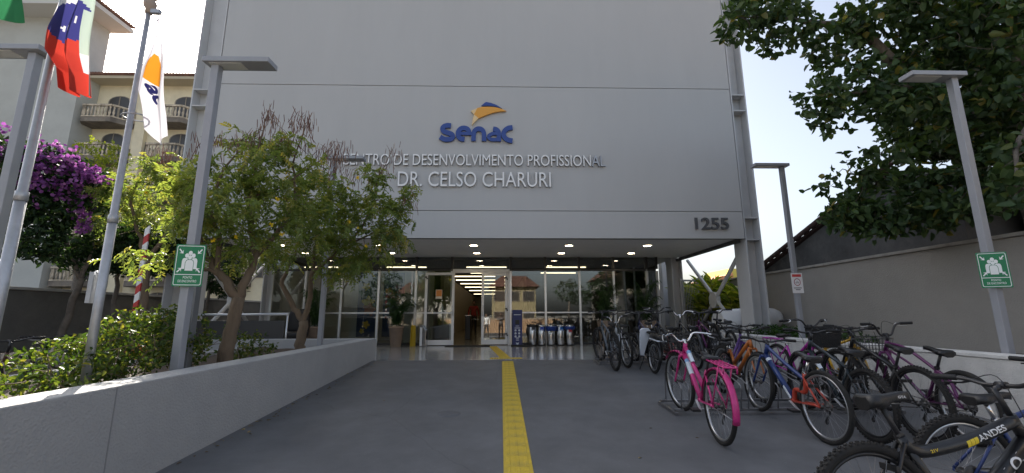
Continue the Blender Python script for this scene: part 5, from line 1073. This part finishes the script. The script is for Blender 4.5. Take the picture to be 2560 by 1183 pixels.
    if fend:
        m_ = MB(); fender(m_, RA, r+.02, 100-95, 190, .034); m_.build('mudguard', fend, e)
        m_ = MB(); fender(m_, FA, r+.02, 35, 175, .030); m_.xf(sf).build('mudguard', fend, e)
        for sg in (-1, 1): MB().tube([RA+Vector((0, sg*.07, 0)), RA+Vector((-(r+.015)*.97, sg*.03, -.02))], .003, 5).build('mudguard_stay', M_spoke, e, fix=False)
    if rack:
        m_ = MB(); z = 2*r+.075; x0, x1 = -.28, .20
        m_.tube([(x1, -.06, z), (x0+.02, -.065, z), (x0, -.04, z), (x0, .04, z), (x0+.02, .065, z), (x1, .06, z), (x1, -.06, z)], .008, 8)
        for k in range(5): m_.tube([(x0+.08+k*.085, -.06, z), (x0+.08+k*.085, .06, z)], .005, 6)
        m_.tube([(x0+.03, -.02, z), (x1, -.02, z)], .005, 6); m_.tube([(x0+.03, .02, z), (x1, .02, z)], .005, 6)
        for sg in (-1, 1): m_.tube([(x0+.12, sg*.062, z), (0, sg*.066, r)], .007, 8); m_.tube([(x0+.02, sg*.062, z), (x0+.02, sg*.062, z-.06)], .007, 8)
        m_.build('luggage_rack', rack, e, fix=False)
    if basket:
        bx = HB.x+.20; bz = basket[1]; m_ = MB(); bm = basket[0]
        if basket[2]:                                                     # solid woven basket
            m_.rings([[(bx+s_*a*.125, s_*b_*.175, bz+z) for a, b_ in ((-1, -.8), (-.8, -1), (.8, -1), (1, -.8), (1, .8), (.8, 1), (-.8, 1), (-1, .8))] for s_, z in ((.80, 0), (1, .24), (1.04, .245), (1.04, .265), (.96, .265), (.78, .02))], smooth=False)
        else:
            for s_, z in ((.78, 0), (.85, .08), (.93, .16), (1, .24)): m_.tube([(bx+s_*a*.12, s_*b_*.16, bz+z) for a, b_ in ((-1, -1), (1, -1), (1, 1), (-1, 1), (-1, -1))], .004 if z < .2 else .006, 5)
            for k in range(9):
                f_ = -1+k*.25
                for sg in (-1, 1): m_.tube([(bx+sg*.78*.12, f_*.78*.16, bz), (bx+sg*.12, f_*.16, bz+.24)], .003, 4); m_.tube([(bx+f_*.78*.12, sg*.78*.16, bz), (bx+f_*.12, sg*.16, bz+.24)], .003, 4)
        m_.xf(sf).build('basket', bm, e, fix=False)
    for A_, B_, t0, t1, mm, rr in (decals or ()):
        pts = dict(HB=HB, HT=HT, BB=BBp, ST=ST, MID=BBp+(ST-BBp)*.42); a_, b_ = pts[A_], pts[B_]
        MB().tube([a_.lerp(b_, t0), a_.lerp(b_, t1)], rr, 12, False).build('decal', mm, e, fix=False)
    if stand: MB().tube([BBp+Vector((-.08, .03, -.02)), (BBp.x-.16, .16, .005)], .009, 6).build('kickstand', M_black, e, fix=False)
    return e, dict(HB=HB, HT=HT, BB=BBp, ST=ST, SC=SC, ax=ax, sf=sf, RA=RA, FA=FA)
pk = paint('pink', (.56, .03, .20)); blk = paint('black', (.009, .009, .010)); gry = paint('slate', (.10, .12, .14)); pur = paint('purple', (.07, .02, .16)); blu = paint('blue', (.012, .035, .15)); red = paint('red', (.45, .05, .025)); teal = paint('teal', (.018, .028, .036)); mag = paint('magenta', (.40, .02, .32)); prp = paint('plum', (.10, .011, .085)); org = paint('orange', (.45, .13, .02)); wht = paint('white', (.62, .64, .66)); nvy = paint('navy', (.01, .02, .10)); rd2 = paint('dark_red', (.28, .02, .02))
# racks: low galvanised frames with pairs of hoops
D_w, D_b = mat('decal_pale', (.62, .68, .74), .45), mat('decal_sky', (.20, .38, .62), .45)
M_rk = mat('rack_steel', (.26, .26, .27), .32, metal=.85, var=.15, vscale=12)
def rack(x0, x1, y, n, label):
    e = empty('bicycle_rack', ((x0+x1)/2, y, gz(y)), label=label, cat='bicycle rack', group='low hoop bicycle racks'); e.rotation_euler = (math.atan(.048), 0, 0); w_ = (x1-x0)/2
    MB().box(-w_, w_, .205, .245, .04, .07).build('rail', M_rk, e, .004); MB().box(-w_, w_, -.245, -.205, .04, .07).build('rail', M_rk, e, .004)
    for sx in (-1, 1): MB().box(sx*w_-.02, sx*w_+.02, -.27, .27, .0, .039).build('foot', M_rk, e, .004)
    for k in range(n):
        cx = -w_+.12+(2*w_-.24)*k/(n-1)
        for dx in (-.045, .045): MB().tube(cr([(cx+dx, -.24, .07), (cx+dx, -.27, .30), (cx+dx, -.20, .36), (cx+dx, .10, .42), (cx+dx, .22, .40), (cx+dx, .24, .07)], 4), .0085, 8).build('hoop', M_rk, e, fix=False)
rack(2.08, 4.85, 5.55, 8, 'low hoop rack holding the pink and the blue and red bicycles'); rack(2.0, 3.9, 9.15, 6, 'low hoop rack near the terrace holding the white electric bicycle')
# back row
bicycle(2.156, 8.29, 92, 'slate grey mountain bicycle at the left end of the far rack', gry, r=.345, wb=1.08, barz=1.03, sad=.88, susp=True, forkm=blk, barm=M_dark, steer=8)
bicycle(2.62, 10.2, 262, 'small red and white bicycle with tall chrome bars facing the ramp', wht, rd2, r=.255, wb=.95, tw=.048, barz=.80, bar='bmx', barm=M_chrome, sad=.66, tz=-.2, knob=False, rim=M_rimS, forkm=wht, steer=-10)
eb, K = bicycle(2.785, 7.98, 91, 'black electric bicycle with long white battery panel', blk, style='ebike', r=.285, wb=1.15, tw=.055, barz=1.02, sad=.74, knob=False, rim=M_rimS, fend=blk, lean=-3, stand=True, tz=-.1, sadL=.24, sadw=.09, steer=14)
MB().prism([(-.03, .24), (.03, .24), (.05, .34), (.085, .60), (.095, .74), (.06, .78), (-.06, .78), (-.10, .74), (-.085, .60), (-.045, .34)], lambda a, b_, d: (.36-(b_-.24)*.28+d, a+.10, b_), -.02, .03).build('battery_panel', mat('panel_white', (.72, .76, .82), .35), eb, .008)
MB().rings([[(-.16+.22*s_*a, .09*s_*b_, z) for a, b_ in ((-1, -.7), (-.8, -1), (.8, -1), (1, -.7), (1, .7), (.8, 1), (-.8, 1), (-1, .7))] for s_, z in ((.9, .63), (1, .65), (1, .69), (.85, .71))]).build('rear_seat', M_sad, eb); MB().box(-.36, .05, -.085, .085, .605, .628).build('rack_plate', mat('panel_white', (.7, .7, .7)), eb, .004)
bicycle(3.25, 8.2, 88, 'dark mountain bicycle with orange lower frame in the far rack', paint('charcoal', (.03, .032, .036)), red, r=.34, wb=1.06, barz=1.02, sad=.80, susp=True, steer=5)
bicycle(3.55, 10.3, 265, 'dark blue bicycle facing the ramp on the far side of the far rack', nvy, r=.33, wb=1.04, barz=1.05, sad=.86, bar='riser', knob=False)
bicycle(3.75, 8.35, 86, 'black city bicycle with chrome swept bars behind the pink bicycle', blk, r=.33, wb=1.06, barz=.97, bar='swept', barm=M_chrome, sad=.80, knob=False, rim=M_rimS, fend=blk)
bicycle(2.48, 8.62, 93, 'black and silver bicycle squeezed between the slate and the electric bicycle', blk, wht, r=.34, wb=1.06, barz=.98, sad=.82, susp=True, rim=M_rimS, bar='riser')
bicycle(3.02, 8.75, 87, 'navy bicycle just behind the electric bicycle in the far rack', nvy, r=.34, wb=1.06, barz=1.02, sad=.86, susp=True, forkm=blk)
bicycle(4.25, 8.6, 84, 'dark plum bicycle at the right end of the far row', prp, blk, r=.34, wb=1.06, barz=1.0, sad=.85, susp=True)
bicycle(4.75, 8.9, 80, 'black bicycle standing last beside the planter wall in the far row', blk, r=.34, wb=1.06, barz=1.0, sad=.88, bar='riser', rim=M_rimS)
# main row
bicycle(2.11, 4.325, 86, 'bright pink step-through bicycle with luggage rack and mudguards', pk, style='step', r=.345, wb=1.09, tw=.045, rim=M_rimS, knob=False, bdrop=.035, barz=.86, bar='swept', barm=M_chrome, sad=.80, sadL=.28, sadw=.10, fend=pk, rack=pk, lean=-1.5, steer=9, tube=1.2, hw=.34, decals=[('HT', 'MID', .25, .45, D_w, .0236), ('HT', 'MID', .18, .25, D_b, .0236), ('HB', 'BB', .22, .48, D_w, .026), ('HB', 'BB', .15, .22, D_b, .026)], basket=(mat('wire_black', (.02, .02, .02), .5), .66, False))
bicycle(3.14, 4.31, 91, 'bicycle with blue front frame and red rear frame in the near rack', blu, red, style='two', r=.34, wb=1.05, tw=.045, rim=M_rimS, knob=False, bdrop=.035, barz=.84, sad=.80, sadL=.28, sadw=.10, lean=-1.5, steer=-6, forkm=blu, tube=1.15, tz=-.06, decals=[('HB', 'BB', .70, .95, D_w, .0296), ('HB', 'BB', .10, .16, D_w, .0296)])
bicycle(3.64, 4.35, 85, 'dark teal mountain bicycle right of the blue and red bicycle', teal, r=.345, wb=1.08, rim=M_rimB, barz=.95, sad=.85, susp=True, forkm=blk, steer=-4, sadw=.09, decals=[('HB', 'BB', .3, .42, D_w, .0216), ('HB', 'BB', .5, .58, D_w, .0216)])
bicycle(4.12, 4.31, 84, 'black mountain bicycle with knobbly tyres in the middle of the row', blk, r=.36, wb=1.10, rim=M_rimB, barz=.96, sad=.88, susp=True, steer=5, sadw=.08)
bicycle(4.50, 4.22, 84, 'plum purple cruiser bicycle nearest the right planter wall', prp, style='cruiser', r=.345, wb=1.12, tw=.052, knob=False, rim=M_rimS, barz=.93, bar='bmx', barm=M_dark, sad=.86, sadL=.29, basket=(mat('wire_grey', (.05, .05, .05), .5), .62, False), lean=1.5)
# bicycles on the far side of the near rack
bicycle(3.28, 6.45, 42, 'small purple bicycle standing askew behind the pink bicycle', pur, style='step', r=.30, wb=.98, tw=.045, barz=.90, sad=.72, tz=-.08, knob=True, rim=M_rimS, lean=-3)
bicycle(3.45, 6.75, 268, 'orange bicycle facing the camera behind the blue and red one', org, style='step', r=.32, wb=1.02, barz=.92, sad=.76, tz=-.05, knob=True, rim=M_rimS, forkm=org, tube=1.3)
bicycle(4.32, 6.75, 268, 'magenta bicycle with a black basket facing the camera', mag, style='step', r=.33, wb=1.04, barz=.97, bar='swept', barm=M_dark, sad=.82, knob=False, rim=M_rimS, rack=mag, basket=(mat('woven_black', (.012, .012, .013), .7, bump=.6, bscale=80), .70, True))
bicycle(4.80, 6.6, 265, 'yellow bicycle half hidden behind the plum cruiser', paint('yellow', (.62, .36, .02)), style='mtb', r=.33, wb=1.04, barz=.95, sad=.80)
bicycle(5.25, 10.2, 215, 'black bicycle with yellow lettering near the corner column', blk, wht, r=.34, wb=1.06, barz=1.0, sad=.86, susp=True, steer=10)
# foreground
an, K = bicycle(1.87, 2.24, 2, 'large black mountain bicycle with yellow lettering in the right foreground', paint('andes_black', (.008, .008, .009)), style='low', r=.34, wb=1.06, tw=.052, barz=.95, bar='flat', sad=.91, lift=0, tube=1.28, lean=5, sadL=.27, sadw=.075, crank=-30, seat_x=.05, tz=.04, bdrop=.055, sadh=.085, susp=False)
MB().tube([K['ST']+Vector((.03, 0, -.22)), K['BB']+Vector((.10, 0, .08))], .023, 12).build('strut', MATS['bike_andes_black'], an, fix=False)
M_ty = mat('decal_yellow', (.70, .52, .02), .5); M_twh = mat('decal_white', (.72, .72, .72), .5)
def tube_text(body, A_, B_, s0, w_, h_, rad, mt, t0=0., off=.02, parent=None):
    A_, B_ = Vector(A_), Vector(B_); d = (B_-A_).normalized(); u_ = Vector((0, -1, 0)); v_ = d.cross(Vector((0, 1, 0))) * -1
    if v_.z < 0: v_ = -v_
    if body:
        V, Fc = text_mesh(body, None, w_, h_, 0, off); V[:, 0] += w_/2; V[:, 1] -= h_/2
    else: V = np.array([(i*w_/6+.3*(j-2)*h_/4, (j-2)*h_/4, 0) for i in range(7) for j in range(5)]); Fc = [(i*5+j, (i+1)*5+j, (i+1)*5+j+1, i*5+j+1) for i in range(6) for j in range(4)]
    mb = MB(); rr = rad+.0012
    mb.add([A_+d*(s0+v[0])+u_*rr*math.cos((v[1]+t0)/rr)+v_*rr*math.sin((v[1]+t0)/rr) for v in V], Fc); return mb.build('lettering', mt, parent, fix=False)
HT_, HB_, BB_, ST_ = K['HT'], K['HB'], K['BB'], K['ST']
tube_text('CALOI', BB_, HB_, (HB_-BB_).length-.36, .25, .055, .0349, M_twh, 0, .02, an)
tp_ = cr([HT_-K['ax']*.02, (HT_+ST_)/2+Vector((.08, 0, -.06)), ST_+Vector((.10, 0, -.075)), ST_+Vector((.004, 0, -.03))], 5)
tA, tB = tp_[5], tp_[0]; LL = (tB-tA).length
tube_text('ANDES', tA, tB, LL-.27, .175, .032, .031, M_twh, .004, .02, an)
for k in range(3): tube_text('', tA, tB, LL-.345+k*.024, .022, .030, .0312, M_ty, .002, 0, an)
tube_text('21V', tp_[10], tp_[5], .02, .045, .016, .0312, M_ty, .002, .02, an)
sA, sB = ST_+Vector((.03, 0, -.22)), BB_+Vector((.10, 0, .08)); tube_text('OFF ROAD', sA, sB, .03, .11, .013, .0232, M_ty, -.004, .015, an); tube_text('', sA, sB, .01, .14, .006, .0232, M_ty, .014, 0, an)
V, Fc = text_mesh('GTA', None, .045, .013, 0, .02); mb = MB(); mb.add([(K['SC'].x+.10+v[0], -.0335, K['SC'].z-.022+v[1]) for v in V], Fc); mb.build('lettering', M_twh, an, fix=False)
bicycle(2.85, 2.75, 0, 'dark blue bicycle half hidden behind the foreground bicycle', blu, r=.34, wb=1.06, barz=.96, sad=.80, lift=0, sadw=.08, knob=True, rim=M_rimS)
# bicycles half hidden behind the shrubs on the left
for k, (x, y, hd, c, lb) in enumerate(((-5.55, 4.75, 150, blk, 'dark bicycle behind the shrubs nearest the left edge'), (-5.75, 5.55, 152, paint('brown', (.10, .05, .03)), 'brown bicycle behind the shrubs beyond the first dark one'), (-5.95, 6.3, 155, gry, 'grey bicycle behind the shrubs left of the barrier'))):
    bicycle(x, y, hd, lb, c, zg=.12, lift=0, group='bicycles parked behind the shrubs', barz=1.0, sad=.86)

# ------------------------------------------------------------------ people
M_skin = mat('skin', (.36, .21, .14), .5); M_hair = mat('hair', (.02, .015, .012), .6)
def person(x, y, z, rz, label, shirt, trousers, arms, hgt=1.66, walk=0.):
    e = empty('person', (x, y, z), rz, label=label, cat='person'); k = hgt/1.70
    J = dict(pel=(0, 0, .95), ch=(0, .0, 1.28), nk=(0, 0, 1.46), hl=(-.09, 0, .90), kl=(-.10, .02+walk, .50), al=(-.11, -.02+walk*1.2, .09), tl=(-.12, .12+walk*1.2, .03), hr=(.09, 0, .90), kr=(.10, .02-walk, .50), ar=(.11, -.04-walk*1.2, .09), tr=(.12, .10-walk*1.2, .03), sl=(-.18, 0, 1.40), sr=(.18, 0, 1.40), **arms)
    rad = dict(pel=.135, ch=.145, nk=.065, hl=.09, kl=.062, al=.045, tl=.035, hr=.09, kr=.062, ar=.045, tr=.035, sl=.062, sr=.062, el=.046, er=.046, wl=.034, wr=.034)
    E = [('pel', 'ch'), ('ch', 'nk'), ('pel', 'hl'), ('hl', 'kl'), ('kl', 'al'), ('al', 'tl'), ('pel', 'hr'), ('hr', 'kr'), ('kr', 'ar'), ('ar', 'tr'), ('ch', 'sl'), ('ch', 'sr'), ('sl', 'el'), ('el', 'wl'), ('sr', 'er'), ('er', 'wr')]
    ns = list(rad); me = bpy.data.meshes.new('body'); me.from_pydata([tuple(Vector(J[n])*k) for n in ns], [(ns.index(a), ns.index(b_)) for a, b_ in E], [])
    me.materials.append(trousers); me.materials.append(shirt); o = link('body', me, e)
    md = o.modifiers.new('skin', 'SKIN'); md.use_smooth_shade = True
    for i, n in enumerate(ns): sv = me.skin_vertices[0].data[i]; sv.radius = (rad[n]*k, rad[n]*k*.78 if n in ('pel', 'ch') else rad[n]*k); sv.use_root = n == 'pel'
    sb = o.modifiers.new('sub', 'SUBSURF'); sb.levels = 1; sb.render_levels = 1
    bpy.context.view_layer.update()
    m2 = bpy.data.meshes.new_from_object(o.evaluated_get(bpy.context.evaluated_depsgraph_get())); o.modifiers.clear(); o.data = m2
    m2.materials.clear(); [m2.materials.append(q) for q in (trousers, shirt, M_skin)]
    for p in m2.polygons: c = p.center; p.material_index = 0 if c.z < .93*k and abs(c.x) < .26*k else 1; p.use_smooth = True
    hd = MB().lathe([(.001, -.115), (.05, -.105), (.068, -.06), (.076, 0), (.072, .06), (.045, .10), (.001, .115)], 16).xf(lambda p: Vector((p.x, p.y*1.2+.02, p.z+1.60))*k).build('head', M_skin, e)
    MB().lathe([(.082, -.02), (.083, .03), (.076, .075), (.048, .112), (.001, .125)], 16).xf(lambda p: Vector((p.x, p.y*1.2+.006, p.z+1.605+max(0, p.y)*.35))*k).build('hair', M_hair, hd)
    MB().lathe([(.001, .0), (.014, -.004), (.001, -.035)], 6).xf(lambda p: Vector((p.x, p.y+.112, p.z+1.605))*k).build('nose', M_skin, hd)
    for sx in (-1, 1):
        MB().lathe([(.001, -.008), (.009, 0), (.001, .008)], 6).xf(lambda p: Vector((p.x+sx*.03, p.y+.10, p.z+1.62))*k).build('eye', M_hair, hd)
        w0 = Vector(J['wl' if sx < 0 else 'wr'])*k; el = Vector(J['el' if sx < 0 else 'er'])*k; d = (w0-el).normalized(); sd_ = d.orthogonal().normalized(); hn = MB(); hn.tube([w0, w0+d*.05, w0+d*.09], [.030, .038, .034], 8)
        for f in range(4): b0 = w0+d*.085+sd_*(-.027+.018*f); hn.tube([b0, b0+d*.04, b0+d*(.06+.008*(f in (1, 2)))+Vector((0, .018, -.015))], [.0085, .008, .006], 6)
        hn.tube([w0+d*.03-sd_*.03, w0+d*.06-sd_*.055, w0+d*.085-sd_*.06], [.011, .010, .008], 6); hn.build('hand', M_skin, e)
        a0 = Vector(J['tl' if sx < 0 else 'tr'])*k; MB().rings([[(a0.x+.042*s_*q, yy, zz) for q, zz in ((-1, .0), (1, .0), (1, .05*s_), (.5, .085*s_), (-.5, .085*s_), (-1, .05*s_))] for s_, yy in ((.7, a0.y-.17), (1, a0.y-.14), (1, a0.y), (.95, a0.y+.06), (.5, a0.y+.09))]).build('shoe', M_black, e)
    return e
phot = dict(el=(-.25, .10, 1.18), wl=(-.10, .30, 1.40), er=(.25, .10, 1.18), wr=(.10, .30, 1.40)); idle = dict(el=(-.25, -.03, 1.13), wl=(-.26, .08, .90), er=(.25, -.03, 1.13), wr=(.26, .08, .90))
pe = person(.0, -.55, gz(-.55), 0, 'person in a grey top holding up a phone, mirrored in the door', mat('shirt_grey', (.16, .14, .13), .8), mat('jeans_dark', (.02, .022, .028), .8), phot, 1.60)
e = empty('phone', (0, -.135, 1.415), label='dark phone held up in both hands by the mirrored person', cat='phone'); MB().box(-.08, .08, -.004, .004, -.037, .037).build('case', M_black, e, .003)
person(-1.05, -2.6, gz(-2.6), R(20), 'person in a white shirt behind the photographer, mirrored in the door', M_white, mat('trousers_grey', (.06, .06, .065), .8), idle, 1.66, .08)
person(-1.42, 22.5, .466, R(180), 'person in a red shirt standing inside the lobby corridor', mat('shirt_red', (.35, .04, .03), .8), mat('trousers_black', (.015, .015, .017), .8), idle, 1.72)
